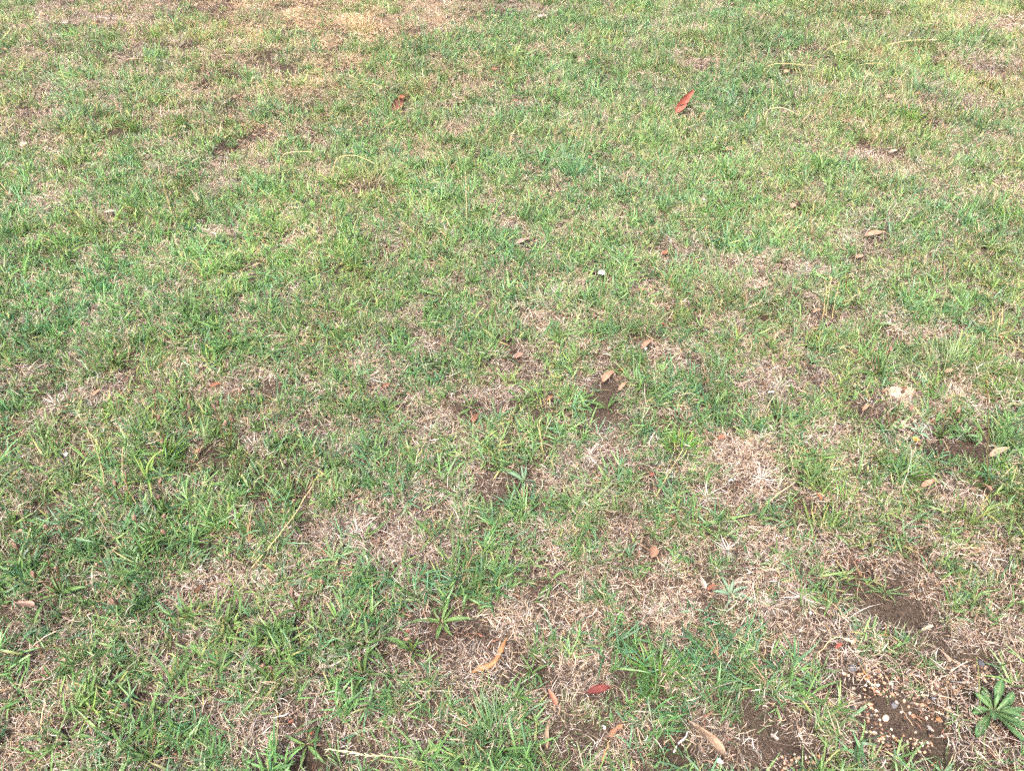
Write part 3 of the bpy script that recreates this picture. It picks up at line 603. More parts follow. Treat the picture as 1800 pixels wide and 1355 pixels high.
weed(1602, 1218, 'narrow', 14, 30, 'narrow-leaved rosette in the middle of the gravel', name='weed_rosette', elev=(.1, .8), clear=1.35)
weed(1626, 1176, 'narrow', 18, 40, 'narrow-leaved rosette at the grassy upper rim of the gravel', name='weed_rosette', elev=(.1, .9), clear=1.35)
weed(1568, 1181, 'narrow', 10, 34, 'narrow-leaved rosette beside a broad green grass blade', name='weed_rosette', elev=(.1, .8), clear=1.35)
weed(1441, 1184, 'narrow', 26, 42, 'dense narrow-leaved rosette in grass left of the bluish grey stone', name='weed_rosette', elev=(.15, 1.2), clear=1.35)
weed(1556, 1226, 'narrow', 7, 16, 'tiny seedling rosette on the open gravel', name='weed_rosette', elev=(.1, .9), clear=1.35)
weed(1720, 1345, 'narrow', 14, 36, 'narrow-leaved rosette in front of the large leafy rosette', name='weed_rosette', elev=(.1, .8), clear=1.35)
weed(1660, 1100, 'narrow', 12, 26, 'small bluish narrow-leaved rosette in straw', name='weed_rosette', elev=(.2, 1.0), clear=1.35)
weed(1690, 770, 'broad', 10, 36, 'bright green leafy weed over a bare soil gap', name='weed_rosette', elev=(.3, 1.0))
weed(1610, 765, 'silver', 6, 34, 'grey-green sprawling weed beside a bare soil gap', name='weed_rosette', elev=(.2, .8), clear=1.35)
weed(541, 1312, 'ribwort', 7, 52, 'plantain with broad recurved leaves beside a long seed stem', elev=(.15, .7))
weed(124, 1302, 'ribwort', 8, 74, 'large plantain with wide leaves lying in deep grass', elev=(.1, .5), clear=.7)
weed(934, 1184, 'ribwort', 9, 40, 'plantain rosette on dark soil right of the long wavy bark curl', elev=(.1, .7))
weed(1162, 1332, 'broad', 10, 22, 'low round-leaved weed in grass beside a soil hollow', name='weed_rosette', elev=(.1, .8), clear=.5)
weed(1551, 1045, 'narrow', 14, 44, 'wide dark green rosette with narrow leaves above the gravel', name='weed_rosette', elev=(.1, .8), clear=1.35)
GR_Q = 'plantain rosettes without seed stalks'
for x, y, l, lab in [(1013,725,42,'flanking the bright V-shaped plantain'),(710,762,40,'on straw behind a yellow dead spot'),(877,832,44,'leaning beside the pale grey-green rosette'),(760,832,46,'flat on straw and thin shoots'),
    (645,1138,60,'in front of the brown twig'),(484,1118,58,'in dense shoots beside a straw strip'),(641,955,56,'between two brown straw patches'),(245,1065,60,'with one long pointed leaf in deep grass'),
    (165,1232,58,'under thick upright bright blades'),(400,1105,52,'in front of the broad light green clump'),(1457,938,50,'on a dark soil gap near the orange pebble'),(1395,700,40,'behind the brown straw hollow'),
    (1310,705,38,'beside the flat white feather scrap'),(760,945,50,'at the rim of a wide straw patch'),(380,775,44,'touching stalks of a five-stalked plantain'),(590,690,36,'in short green turf beside straw'),
    (330,560,36,'in lush turf near broad arching blades'),(1005,905,46,'under the spray of narrow pale blades'),(905,1235,52,'growing into the dense blue-green tussock'),(60,1110,56,'below the broad pinkish tan leaf'),
    (1240,860,40,'beside a white feather scrap on grey straw'),(1420,845,42,'behind the tiny curled orange leaf'),(880,930,44,'in a bright green patch above straw')]:
    weed(x, y, 'ribwort', random.randint(5, 8), l, 'stalkless ribwort plantain '+lab, GR_Q, (), (.5, 1.25), clear=.12)
GR_R = 'small dark weed rosettes on the far bare ground'
for x, y, l in [(67,240,16),(106,225,18),(25,248,14),(278,183,14),(255,212,14),(540,125,12),(120,185,12),(330,140,12),(440,145,12),(365,215,12),(215,25,10),(180,200,12),(520,180,14),(590,150,12)]:
    weed(x, y, 'broad', 8, l, 'small dark green weed rosette on thin far ground', GR_R, (), (.15, .9), name='weed_rosette', clear=0)
# clumps of broad light-green blades
for x, y, n, l, lab in [(262,850,9,78,'clump of long broad pale green blades leaning beside plantain stalks'),(420,1052,7,58,'clump of broad light green blades in front of straw'),
                        (120,455,9,48,'clump of broad pale blades in bright green grass beside a dry stem'),(850,378,7,40,'fan of broad pale green blades near an upright dry stem'),
                        (585,330,8,40,'broad yellow-green blades at the edge of the sprawling grass clump'),(770,300,8,40,'broad pale green blades beyond the sprawling grass clump'),
                        (410,520,7,40,'broad yellow-tipped blades in thick green grass'),(480,560,7,42,'broad arching blades in thick grass by a small soil gap'),
                        (165,1255,8,60,'thick upright bright green blades over deep shade in the grass'),(370,640,6,40,'single fan of tall pale blades in short green grass'),
                        (25,130,0,0,'')]:
    if n: weed(x, y, 'broadgrass', n, l, lab, None, (), (.45, 1.25), name='grass_clump', cat='grass clump', clear=0)

# ------------------------------------------------------------------ grass tussocks
TU = {'blue': (S(94, 124, 74), S(104, 142, 98)), 'green': (S(88, 122, 48), S(102, 146, 66)), 'bright': (S(100, 140, 48), S(116, 164, 70)),
      'olive': (S(116, 122, 62), S(140, 150, 84)), 'gold': (S(160, 150, 84), S(188, 176, 110)), 'pale': (S(120, 142, 90), S(146, 168, 118))}
def tussock(x, y, rpx, h, style, n, label, group=None, width=.0024, lean=.55, az=None, dead=.12):
    b = on_ground(x, y); r = rpx*mpp(x, y); o = put('grass_tussock', None, None, b); tag(o, label, 'tussock', group)
    q = np.sqrt(U(0, 1, n))*r; t = U(0, 6.283, n); bx, by = q*np.cos(t)*.55, q*np.sin(t)*.45
    bz = H(b.x+bx, b.y+by)-b.z-.004
    a = np.where(U(0, 1, n) < .75, t, U(0, 6.283, n))+NR(0, .5, n)
    if az is not None: a = np.where(U(0, 1, n) < .6, az+NR(0, .5, n), a)
    c0, c1 = TU[style]; ln = h*U(.55, 1.15, n)
    v, f, c = blades(np.stack([bx, by, bz], 1), a, lean*q/r+U(0, .25, n), U(.2, 1.1, n), ln, width*U(.7, 1.3, n), 5, jit(c0, n, .15), jit(c1, n, .18), U(-.5, .5, n))
    p = put('blades', mesh_from('blades', v, f, c, M_BLADE), o); p['kind'] = 'stuff'
    m = int(n*dead)
    if m:
        q = np.sqrt(U(0, 1, m))*r; t = U(0, 6.283, m)
        v, f, c = blades(np.stack([q*np.cos(t)*.6, q*np.sin(t)*.5, H(b.x+q*np.cos(t)*.6, b.y+q*np.sin(t)*.5)-b.z-.003], 1), t, U(.4, 1.3, m), U(.1, .8, m), h*U(.4, .9, m), width*.8, 4, jit(S(176, 150, 112), m), jit(S(196, 172, 134), m))
        p = put('dead_blades', mesh_from('dead_blades', v, f, c, M_DRYSTEM), o); p['kind'] = 'stuff'
    CLEAR.append((b.x, b.y, r*.35, r*.3))
TUS = [(870,1300,80,.085,'blue',170,'dense blue-green grass tussock between bark curls and straw',.0034,.7),(1513,805,56,.07,'green',150,'low dark green tussock joined to a second tussock by the yellow daisy',.0024,.7),
 (1588,832,44,.065,'green',110,'low dark green tussock right of the yellow daisy',.0024,.7),(1750,848,62,.085,'green',120,'stiff dark tussock in front of the long pale tan leaf',.0026,.8),
 (1587,532,30,.075,'bright',90,'round bright green tuft on dry straw',.0022,.6),(1548,650,46,.10,'pale',120,'pale green tuft with brown seed heads behind the pale bark plate',.0026,.5),
 (1668,655,62,.13,'pale',140,'tall arching grass tussock with one long pale stem',.0028,.6),(1736,660,46,.10,'green',120,'dense green tussock right of the tall arching tussock',.0026,.6),
 (1762,695,52,.06,'bright',120,'low bright green tuft by grey straw at a dark upright stem',.0036,.7),(1258,508,44,.08,'pale',120,'soft pale green tuft in mixed dry grass',.002,.6),
 (1000,532,54,.07,'pale',140,'fine pale green tuft behind a tan straw spot',.0018,.55),(1162,1195,54,.085,'green',70,'loose tuft of long upright blades above the dark red leaf',.0036,.6),
 (1022,892,46,.10,'pale',60,'spray of long narrow pale blades arching over straw',.0026,.8),(1195,792,52,.06,'bright',130,'bright green tuft on straw beside a dry stalk',.0026,.6),
 (645,330,110,.15,'olive',150,'large sprawling yellow-green grass clump full of dry stems',.0034,.8),(640,862,40,.08,'blue',40,'small spray of thin upright bluish blades',.0024,.5),
 (280,815,40,.10,'bright',40,'upright tuft of bright blades among plantain stalks',.0034,.6),(1770,392,44,.10,'green',110,'dark green tussock at a straw gap in the right hand grass',.0028,.6),
 (1245,385,30,.12,'green',60,'tuft of dark blades standing over pale grass',.003,.7),(1350,372,30,.09,'green',70,'small green tuft beside a pinkish leaf',.0026,.6),
 (1290,318,44,.10,'green',120,'wide green tussock in bright thick grass',.0026,.6),(1430,298,34,.10,'green',90,'green tussock behind a straw patch with long leaning blades',.0028,.7),
 (1520,212,38,.11,'bright',110,'bright green tussock at a bare brown edge',.0028,.6),(1598,214,34,.10,'bright',100,'bright green tussock beside the bare brown edge, one of a pair',.0028,.6),
 (1065,122,40,.09,'green',90,'green tussock beside a pale tan leaf in the far grass',.003,.6),(640,62,30,.12,'gold',80,'straw-gold tuft in the far dry strip',.003,.5),
 (455,78,28,.13,'gold',80,'yellow-green spreading tuft in the far dry strip',.0034,.7),(355,75,22,.11,'gold',60,'upright golden tuft in the far dry strip',.003,.4),
 (125,72,32,.11,'bright',110,'wide bright green tuft in the far dry grass',.003,.6),(196,75,20,.10,'green',70,'compact green tuft right of the wide bright tuft',.003,.6),
 (45,70,34,.10,'olive',90,'olive green tuft left of the wide bright tuft',.003,.6),(275,68,26,.10,'bright',80,'light green tuft on dry far ground',.003,.6),
 (215,282,32,.09,'bright',100,'bright green tuft at the front of the bare far ground',.0034,.7),(420,240,24,.08,'green',60,'green tuft at a bare reddish patch',.003,.6),
 (245,232,24,.09,'green',70,'dark leafy green tuft beside a bare spot',.003,.6),(485,162,20,.09,'green',60,'small dark tuft on grey straw',.003,.6),
 (135,180,24,.09,'olive',60,'faded green tuft on thin far ground',.003,.6),(1480,880,30,.06,'bright',60,'small bright tuft on wide tan straw',.003,.7),
 (490,412,34,.08,'green',100,'dark green tuft between two straw patches',.003,.6),(410,930,36,.07,'green',60,'thick dark green tuft in deep grass',.0038,.7)]
for x, y, r, h, st, n, lab, w, ln in TUS: tussock(x, y, r, h, st, n, lab, None, w, ln)
GR_T = 'green tufts scattered through the far grass'
for x, y in [(30,30),(95,115),(60,150),(160,130),(240,150),(310,95),(390,120),(430,35),(500,85),(560,60),(610,25),(700,25),(340,180),(80,190),(160,165),(300,240),(560,215),(520,250),(360,245),(130,265),(50,225),(590,175),(640,160),(720,140)]:
    tussock(x+random.uniform(-8, 8), y+random.uniform(-4, 4), random.uniform(12, 20), random.uniform(.06, .09), (stl := random.choice(['green', 'bright', 'olive', 'green'])), 50, 'short '+{'green': 'dark green', 'bright': 'bright green', 'olive': 'faded olive'}[stl]+' tuft on thin dry far ground', GR_T+', '+stl, .003, .6)

# ------------------------------------------------------------------ dry stems and twigs
def stem(path, r, cols, label, group=None, head=None, name='dry_grass_stem', cat='grass stem'):
    """path: pixels from foot to tip; the foot is on the ground, the rest rises in an upright plane or lies (height given)"""
    p0 = on_ground(path[0][0], path[0][1]); pts = [Vector((0, 0, 0))]; r *= 1.1
    for q in path[1:]:
        if len(q) > 2:
            d = Vector(ray(q[0], q[1])); z = float(H(p0.x, p0.y))+q[2]; pts.append(Vector((0, 0, CAM_H))+d*((CAM_H-z)/-d.z)-p0)
        else: pts.append(on_plane_y(q[0], q[1], p0.y+.01)-p0)
    fine = []
    for i in range(len(pts)-1):
        a = pts[max(i-1, 0)]; b = pts[i]; c = pts[i+1]; d = pts[min(i+2, len(pts)-1)]
        for k in range(4):
            t = k/4; fine.append(.5*((2*b)+(c-a)*t+(2*a-5*b+4*c-d)*t*t+(3*b-a-3*c+d)*t**3))
    fine.append(pts[-1]); n = len(fine)
    fine = [p+Vector((NR(0, r*.8), NR(0, r*.8), 0)) if 0 < i < n-1 else p for i, p in enumerate(fine)]
    o = put(name, mesh_from(name, *tube_shape(fine, np.linspace(r, r*.55, n), cols, 5), M_DRYSTEM, True), None, p0); tag(o, label, cat, group)
    if head:
        ln = head; m = max(3, int(n*ln)); seg = fine[-m-1:]; bs, az_, le_ = [], [], []
        L = sum((seg[i+1]-seg[i]).length for i in range(len(seg)-1)); d = (seg[-1]-seg[0]).normalized()
        for k in range(46):
            t = U(0, 1)*(len(seg)-1.001); i = int(t); p = seg[i].lerp(seg[i+1], t-i); bs.append(tuple(p))
            dd = (d+Vector(NR(0, .28, 3))).normalized(); az_.append(math.atan2(dd.y, dd.x)); le_.append(math.acos(max(-1, min(1, dd.z))))
        v, f, c = blades(np.array(bs), np.array(az_), np.array(le_), .1, U(.007, .014, 46), .0022, 3, jit(np.asarray(cols[1])*1.02, 46, .1), jit(np.asarray(cols[1])*1.1, 46, .1))
        h = put('seed_head', mesh_from('seed_head', v, f, c, M_DRYSTEM), o); h['kind'] = 'stuff'
    return o
ST, STB, STG, STD = (S(200, 180, 124), S(226, 208, 156)), (S(210, 184, 138), S(230, 208, 168)), (S(128, 150, 86), S(204, 196, 156)), (S(104, 112, 66), S(134, 104, 72))
stem([(787,1352),(742,1338,.03),(690,1330,.045),(640,1326,.055),(578,1315,.05)], .0012, STG, 'long pale green grass stem with feathery cream seed head lying over straw', head=.42)
stem([(187,868),(176,815),(160,765),(137,728)], .0013, STB, 'tall pale straw stem with a bent top leaning over green grass')
stem([(240,890),(225,860),(215,825),(217,785)], .0013, STB, 'pale dry stem bent backward beside broad green blades')
stem([(437,1006),(470,965,.04),(510,915,.07),(552,848,.09)], .0012, ST, 'long thin straw stem lying in an arc from straw into green grass')
stem([(1628,660),(1640,600),(1652,555),(1664,510)], .0013, STG, 'one long pale stem rising from the tall arching tussock')
stem([(1737,855),(1736,790),(1738,730),(1734,668)], .0014, STD, 'straight dark stem with a thin seed spike beside straw', head=.3)
stem([(819,402),(820,360),(818,306)], .0015, STB, 'short upright dry stem in green grass near broad pale blades', head=.3)
stem([(306,392),(292,345),(280,300),(275,288)], .0016, ST, 'thin yellow dry stem rising over bright green grass')
stem([(490,312),(492,285),(505,269),(548,267)], .0016, STB, 'golden stem arching sideways over a straw gap')
stem([(585,320),(592,280),(625,274),(662,290)], .0018, ST, 'golden stem arching over the sprawling grass clump, lower of two arches')
stem([(615,255),(640,262),(690,290),(712,345)], .0016, ST, 'golden stem drooping toward the viewer in the sprawling grass clump')
stem([(600,240),(620,225),(645,203)], .0018, ST, 'straight golden stem leaning behind the sprawling grass clump')
stem([(735,375),(752,345),(766,385)], .0014, ST, 'bent dry stem hooked over in front of the sprawling grass clump')
stem([(562,412),(563,375),(565,352),(580,342)], .0015, (S(112, 66, 54), S(196, 170, 150)), 'dark red-brown stem with a pale bent tip')
stem([(588,410),(586,372)], .0015, (S(112, 66, 54), S(150, 96, 76)), 'short dark red-brown stem beside the stem with a pale bent tip', head=.4)
stem([(1333,897),(1365,870,.04),(1398,846,.06)], .0012, STB, 'thin straw lying slanted across dark green shoots')
stem([(1586,862),(1598,820),(1610,785)], .001, (S(210, 196, 176), S(222, 210, 196)), 'thin whitish stem beside the low dark tussock')
stem([(1440,1150),(1455,1128),(1472,1119),(1497,1126)], .0013, STB, 'pale dry stem with a curled fluffy tip over shoots', head=.3)
stem([(1555,1098),(1560,1120,.01),(1566,1150,.01)], .0014, (S(196, 140, 84), S(186, 150, 110)), 'orange dead stalk lying down onto the gravel')
stem([(1562,1100),(1550,1125,.01),(1545,1145,.008)], .0012, (S(196, 150, 96), S(190, 160, 120)), 'yellowish dead stalk splayed beside the orange dead stalk')
stem([(1722,1255),(1722,1220),(1718,1170),(1716,1155)], .001, (S(140, 160, 96), S(170, 176, 120)), 'thin upright green stem rising from the large leafy rosette')
stem([(1733,1262),(1731,1290,.05),(1730,1325,.06)], .001, (S(140, 160, 100), S(150, 168, 120)), 'thin pale stem hanging forward from the large leafy rosette')
stem([(1342,222),(1348,196),(1375,190),(1406,204)], .0022, STB, 'long golden stem arching over the far grass beside the coral red leaf')
stem([(1403,222),(1412,212),(1428,193)], .002, STB, 'short golden stem slanting from the arched golden stem')
stem([(1357,188),(1358,160),(1356,140)], .002, STB, 'upright golden stem behind the arched golden stem')
stem([(1340,140),(1345,120),(1375,112),(1440,117)], .002, ST, 'golden stem sprawling below the far bare brown patch')
stem([(1500,128),(1510,115),(1545,112),(1580,118)], .002, ST, 'golden stem looping over olive grass beside a white petal')
stem([(1545,100),(1560,80),(1600,72),(1650,70)], .002, ST, 'golden stem lying level over the far olive grass')
stem([(1440,100),(1462,82),(1490,72)], .002, ST, 'golden stem leaning over the far bare brown patch')
stem([(1228,228),(1232,205),(1240,198)], .0025, (S(206, 160, 116), S(214, 180, 140)), 'orange-tan stem twisting up beside the coral red leaf')
stem([(1310,222),(1308,205),(1316,195)], .002, (S(206, 160, 116), S(214, 180, 140)), 'short orange-tan stem in the bright far grass')
stem([(1108,345),(1100,318),(1112,292)], .0014, STB, 'thin pale stem in thick green grass right of the sprawling grass clump')
stem([(898,265),(900,235),(925,210)], .0018, STB, 'thin golden stem bent over in green grass below the reddish brown leaf')
stem([(1452,560),(1456,520),(1462,488)], .0013, ST, 'upright dry stalk in a tuft of dead stalks', 'upright dead stalks of one tuft', head=.25)
stem([(1462,562),(1468,530),(1474,498)], .0013, ST, 'upright dry stalk in a tuft of dead stalks', 'upright dead stalks of one tuft', head=.25)
stem([(1445,565),(1450,535),(1452,505)], .0013, ST, 'upright dry stalk in a tuft of dead stalks', 'upright dead stalks of one tuft', head=.25)
stem([(1470,570),(1485,525),(1490,480)], .0013, STD, 'dark brown seed stalk beside the tuft of dead stalks', head=.2)
stem([(1158,600),(1135+3,590),(1133,575)], .0012, STB, 'short upright pale stalk behind a scrap of white feather')
stem([(952,778),(948,745),(953,730)], .0012, STB, 'thin whitish bent stalk hanging from a plantain')
stem([(955,800),(950,768),(945,745)], .0012, ST, 'thin yellowish stalk in front of a plantain on straw')
stem([(1150,880),(1165,850),(1200,790)], .0012, ST, 'long slanting straw stalk crossing the bright green tuft')
stem([(1155,1210),(1148,1150),(1136,1110)], .0016, (S(100, 150, 90), S(120, 160, 104)), 'long bluish green blade standing above the loose tuft', name='dry_grass_stem', cat='grass blade')
stem([(675,1052),(700,1072,.02),(722,1082,.025)], .0018, (S(110, 66, 44), S(176, 140, 116)), 'brown twig with a pale underside lying in shoots', name='twig', cat='twig')
stem([(1184,1322),(1200,1300,.02),(1212,1286,.03)], .002, (S(206, 198, 196), S(216, 208, 206)), 'forked white twig over a dark soil hollow', name='twig', cat='twig')
stem([(1052,1352),(1062,1325,.02),(1072,1300,.03)], .0016, (S(186, 130, 90), S(196, 150, 110)), 'thin orange-brown stalk under the rolled bark curl', name='twig', cat='twig')
stem([(1510,1166),(1518,1178,.008),(1528,1194,.006)], .0016, (S(216, 168, 104), S(190, 130, 84)), 'yellow dry stalk lying on gravel beside the bluish grey stone', name='twig', cat='twig')
stem([(1500,1184),(1530,1200,.006),(1546,1213,.006)], .0008, (S(190, 166, 140), S(200, 180, 156)), 'thin straw lying on the upper gravel', name='twig', cat='twig')
stem([(1583,1238),(1592,1256,.006),(1605,1275,.006)], .0009, (S(196, 170, 146), S(200, 176, 150)), 'thin straw lying on the lower gravel', name='twig', cat='twig')
stem([(1628,1210),(1650,1220,.01),(1680,1230,.012)], .0016, (S(214, 190, 160), S(206, 176, 146)), 'pale dry stalk lying between gravel and the large leafy rosette', name='twig', cat='twig')
stem([(570,1172),(586,1168,.02),(607,1156,.02)], .0014, (S(206, 200, 190), S(206, 200, 190)), 'whitish dead stalk lying in shoots and straw', name='twig', cat='twig')
stem([(478,1261),(492,1258,.02),(508,1252,.02)], .0016, (S(226, 220, 210), S(226, 220, 210)), 'short white dead stalk lying on dark shoots', name='twig', cat='twig')
stem([(72,1290),(74,1255,.03),(80,1225,.03)], .0014, STB, 'straight pale straw standing in a brown straw patch')
stem([(46,1148),(70,1125,.03),(100,1108,.04)], .0012, (S(200, 180, 160), S(206, 190, 170)), 'thin grey straw slanting across green grass')

# ------------------------------------------------------------------ red moss corner
cx, cy, rx, ry = ell(1785, 1318, 46, 42); n = 2600
q = np.sqrt(U(0, 1, n)); t = U(0, 6.283, n); x = cx+rx*q*np.cos(t); y = cy+ry*q*np.sin(t); k = fbm(x, y, .04, 33, 2) > .5; x, y = x[k], y[k]; n = len(x)
v, f, c = blades(np.stack([x, y, H(x, y)-.006], 1), U(0, 6.28, n), U(.1, 1.2, n), U(0, .8, n), U(.006, .014, n), .0022, 2, jit(S(84, 58, 52), n, .25), jit(S(120, 84, 74), n, .3))
tag(put('red_ground_cover', mesh_from('red_ground_cover', v, f, c, M_BLADE)), 'dark red low creeping ground cover in front of the large leafy rosette', 'ground cover', None, 'stuff')

# ------------------------------------------------------------------ the grass itself: clump shapes scattered over the ground
G_A, G_B, G_C = S(106, 138, 86), S(120, 155, 94), S(98, 135, 100)
STR = [S(182, 162, 142), S(164, 146, 130), S(202, 184, 166), S(140, 122, 110), S(180, 150, 122), S(206, 196, 186), S(112, 97, 87), S(150, 142, 134)]
def clump_couch(i):                                         # leafy creeping shoots on runners
    P = []; habit = U(.65, 1.35); low = U(-.25, .35)
    for s in range(16):
        r = .040*math.sqrt(U(0, 1)); t = U(0, 6.28); b = np.array([r*math.cos(t), r*math.sin(t), -.002]); az = U(0, 6.28); le = np.clip(U(.2, 1.15)+low, .1, 1.45); sl = U(.006, .028)
        k = int(rng.integers(3, 7)); d = np.array([math.sin(le)*math.cos(az), math.sin(le)*math.sin(az), math.cos(le)]); live = U(0, 1) > .09
        tone = (pick([G_A, G_B, G_C], 1)[0] if live else pick(STR[:5], 1)[0])*math.exp(NR(0, .18)); size = habit*U(.75, 1.3)
        bs = b[None]+d[None]*sl*np.linspace(.1, 1, k)[:, None]; aa = az+np.where(np.arange(k) % 2, 1.3, -1.3)*U(.2, 1, k)+NR(0, .4, k)
        ln = U(.018, .048, k)*size
        tone = tone if live else tone*.8; wd = 1.0 if live else .5
        c0 = jit(tone*np.array([1.08, 1, .9]), k, .12); c1 = jit(tone*np.array([1.0, 1.06, 1.02]), k, .15)
        yel = U(0, 1, k) < .09; c1[yel] = S(198, 182, 120); cut = U(0, 1, k) < .3
        P.append(blades(bs, aa, np.clip(le+U(-.4, .75, k), .05, 1.55), U(-.15, .9, k), ln, U(.0025, .0046, k)*(.75+.25*size)*wd, 4, c0, c1, NR(0, .5, k), .55, NR(0, .35, k)))
        if U(0, 1) < .45:                                   # a runner leading away
            P.append(blades(b[None]+[[0, 0, .004]], [az+NR(0, .6)], [1.45], [.15], [U(.03, .06)], [.0016], 4, jit(S(158, 142, 108), 1), jit(S(176, 160, 126), 1), [0], .15, [NR(0, .7)]))
    return merge(P)
def clump_fine(i):                                          # upright thin blades
    n = 68; q = .050*np.sqrt(U(0, 1, n)); t = U(0, 6.28, n)
    tone = jit(pick([G_A, G_B, S(140, 150, 108)], n), n, .14); c1 = tone*np.array([1.15, 1.12, 1.0]); s = U(0, 1, n) < .24; tone[s] = jit(STR[0], s.sum()); c1[s] = jit(STR[2], s.sum())
    return blades(np.stack([q*np.cos(t), q*np.sin(t), np.full(n, -.003)], 1), t+NR(0, .9, n), U(.05, .7, n), U(.1, .9, n), U(.024, .060, n), U(.0014, .0028, n), 4, tone, c1, U(-.8, .8, n))
def clump_straw(i):                                         # matted dead stolons and leaves
    n = 260; q = .070*np.sqrt(U(0, 1, n)); t = U(0, 6.28, n); c = jit(pick(STR, n), n, .2, .04); z = np.abs(NR(.003, .005, n))
    return blades(np.stack([q*np.cos(t), q*np.sin(t), z], 1), U(0, 6.28, n), U(.85, 1.6, n), U(-.35, .7, n), np.exp(NR(math.log(.018), .45, n)), U(.0006, .0015, n), 3, c, c*1.05, U(-.9, .9, n), .4, NR(0, 1.1, n))
def clump_white(i):                                         # bleached grey-white dead tuft, splayed
    n = 30; t = U(0, 6.28, n); c = jit(pick([S(206, 196, 186), S(190, 176, 164), S(222, 214, 206)], n), n, .12, .03); q = U(0, .012, n)
    return blades(np.stack([q*np.cos(t), q*np.sin(t), U(0, .006, n)], 1), t+NR(0, .5, n), U(.9, 1.5, n), U(-.2, .35, n), U(.02, .06, n), U(.001, .0022, n), 4, c, c, U(-.7, .7, n), .5, NR(0, .5, n))
def clump_broad(i):                                         # longer, wider blades
    n = 7; t = U(0, 6.28, n); c0 = jit(pick([S(118, 142, 92), S(136, 156, 104)], n), n, .12); q = U(0, .02, n)
    return blades(np.stack([q*np.cos(t), q*np.sin(t), np.full(n, -.002)], 1), t+NR(0, .7, n), U(.15, .95, n), U(.1, .9, n), U(.04, .085, n), U(.0026, .0046, n), 5, c0, c0*np.array([1.12, 1.1, 1.0]), NR(0, .4, n), .6)
def clump_rust(i):                                          # dark dead bits: brown litter
    n = 22; q = .03*np.sqrt(U(0, 1, n)); t = U(0, 6.28, n); c = jit(pick([S(110, 82, 66), S(132, 98, 80), S(92, 74, 64)], n), n, .2)
    return blades(np.stack([q*np.cos(t), q*np.sin(t), np.abs(NR(.001, .003, n))], 1), U(0, 6.28, n), U(1.2, 1.6, n), U(-.2, .3, n), U(.006, .022, n), U(.001, .003, n), 3, c, c, U(-.6, .6, n), .4, NR(0, 1, n))

def scatter(name, label, cat, maker, nvar, pts, z, rot, scl, tint, mat):
    src = bpy.data.collections.new(name+'_shapes')
    for i in range(nvar):
        v, f, c = maker(i); o = bpy.data.objects.new(name+'_shape', mesh_from(name+'_shape', v, f, c, mat)); src.objects.link(o)
    n = len(pts); me = bpy.data.meshes.new(name); me.vertices.add(n)
    me.vertices.foreach_set('co', np.concatenate([pts, z[:, None]], 1).astype(np.float32).ravel())
    def attr(nm, ty, key, data):
        a = me.attributes.new(nm, ty, 'POINT'); a.data.foreach_set(key, data.ravel())
    attr('rot', 'FLOAT_VECTOR', 'vector', rot.astype(np.float32)); attr('scl', 'FLOAT_VECTOR', 'vector', scl.astype(np.float32))
    attr('pick', 'INT', 'value', rng.integers(0, nvar, n).astype(np.int32))
    tc = np.ones((n, 4), np.float32); tc[:, :3] = tint; attr('tint', 'FLOAT_COLOR', 'color', tc)
    o = put(name, me); tag(o, label, cat, None, 'stuff')
    ng = bpy.data.node_groups.new(name+'_scatter', 'GeometryNodeTree')
    ng.interface.new_socket('Geometry', in_out='INPUT', socket_type='NodeSocketGeometry'); ng.interface.new_socket('Geometry', in_out='OUTPUT', socket_type='NodeSocketGeometry')
    N = ng.nodes.new; L = ng.links.new
    gi, go, ip, ci = N('NodeGroupInput'), N('NodeGroupOutput'), N('GeometryNodeInstanceOnPoints'), N('GeometryNodeCollectionInfo')
    ci.inputs['Collection'].default_value = src; ci.inputs['Separate Children'].default_value = True; ci.inputs['Reset Children'].default_value = True
    def na(nm, ty):
        q = N('GeometryNodeInputNamedAttribute'); q.data_type = ty; q.inputs['Name'].default_value = nm; return q.outputs['Attribute']
    ip.inputs['Pick Instance'].default_value = True
    e2r = N('FunctionNodeEulerToRotation')
    L(gi.outputs[0], ip.inputs['Points']); L(ci.outputs[0], ip.inputs['Instance']); L(na('pick', 'INT'), ip.inputs['Instance Index'])
    L(na('rot', 'FLOAT_VECTOR'), e2r.inputs[0]); L(e2r.outputs[0], ip.inputs['Rotation']); L(na('scl', 'FLOAT_VECTOR'), ip.inputs['Scale']); L(ip.outputs[0], go.inputs[0])
    md = o.modifiers.new('scatter', 'NODES'); md.node_group = ng
    return o

Y0, Y1 = .25, 9.0
def sample(per_m2):                                         # one jittered point per cell, so no holes and no heaps
    d = 1/math.sqrt(per_m2); hw = 1.45+.6*Y1
    x, y = np.meshgrid(np.arange(-hw, hw, d), np.arange(Y0, Y1, d)); x = x.ravel(); y = y.ravel()
    x = x+U(0, 1, len(x))*d; y = y+U(0, 1, len(y))*d; k = np.abs(x) < 1.45+.6*y
    p = rng.permutation(int(k.sum())); return x[k][p], y[k][p]
def cover(x, y):
    """share of ground under living grass, 0..1, and soil and straw masks"""
    g = grid(GREEN, x, y); s = field(SOIL, x, y); d = field(DRY, x, y, .5); cl = field(CLEAR, x, y, .3)
    nz = .5*fbm(x, y, .15, 21, 3)+.5*fbm(x, y, .055, 25, 2)
    px_, py_ = topix(x, y); g = g*(1-.16*sstep(480, 250, py_)*sstep(1000, 500, px_))*(1-.12*sstep(700, 300, py_)*sstep(900, 1300, px_)); g = np.clip(g-.62*d, 0, 1)
    c = np.maximum(sstep(-.19, .16, nz-(1-g)*.8+.015), .10)
    return np.clip(c*(1-.985*s), 0, 1), s, d, cl
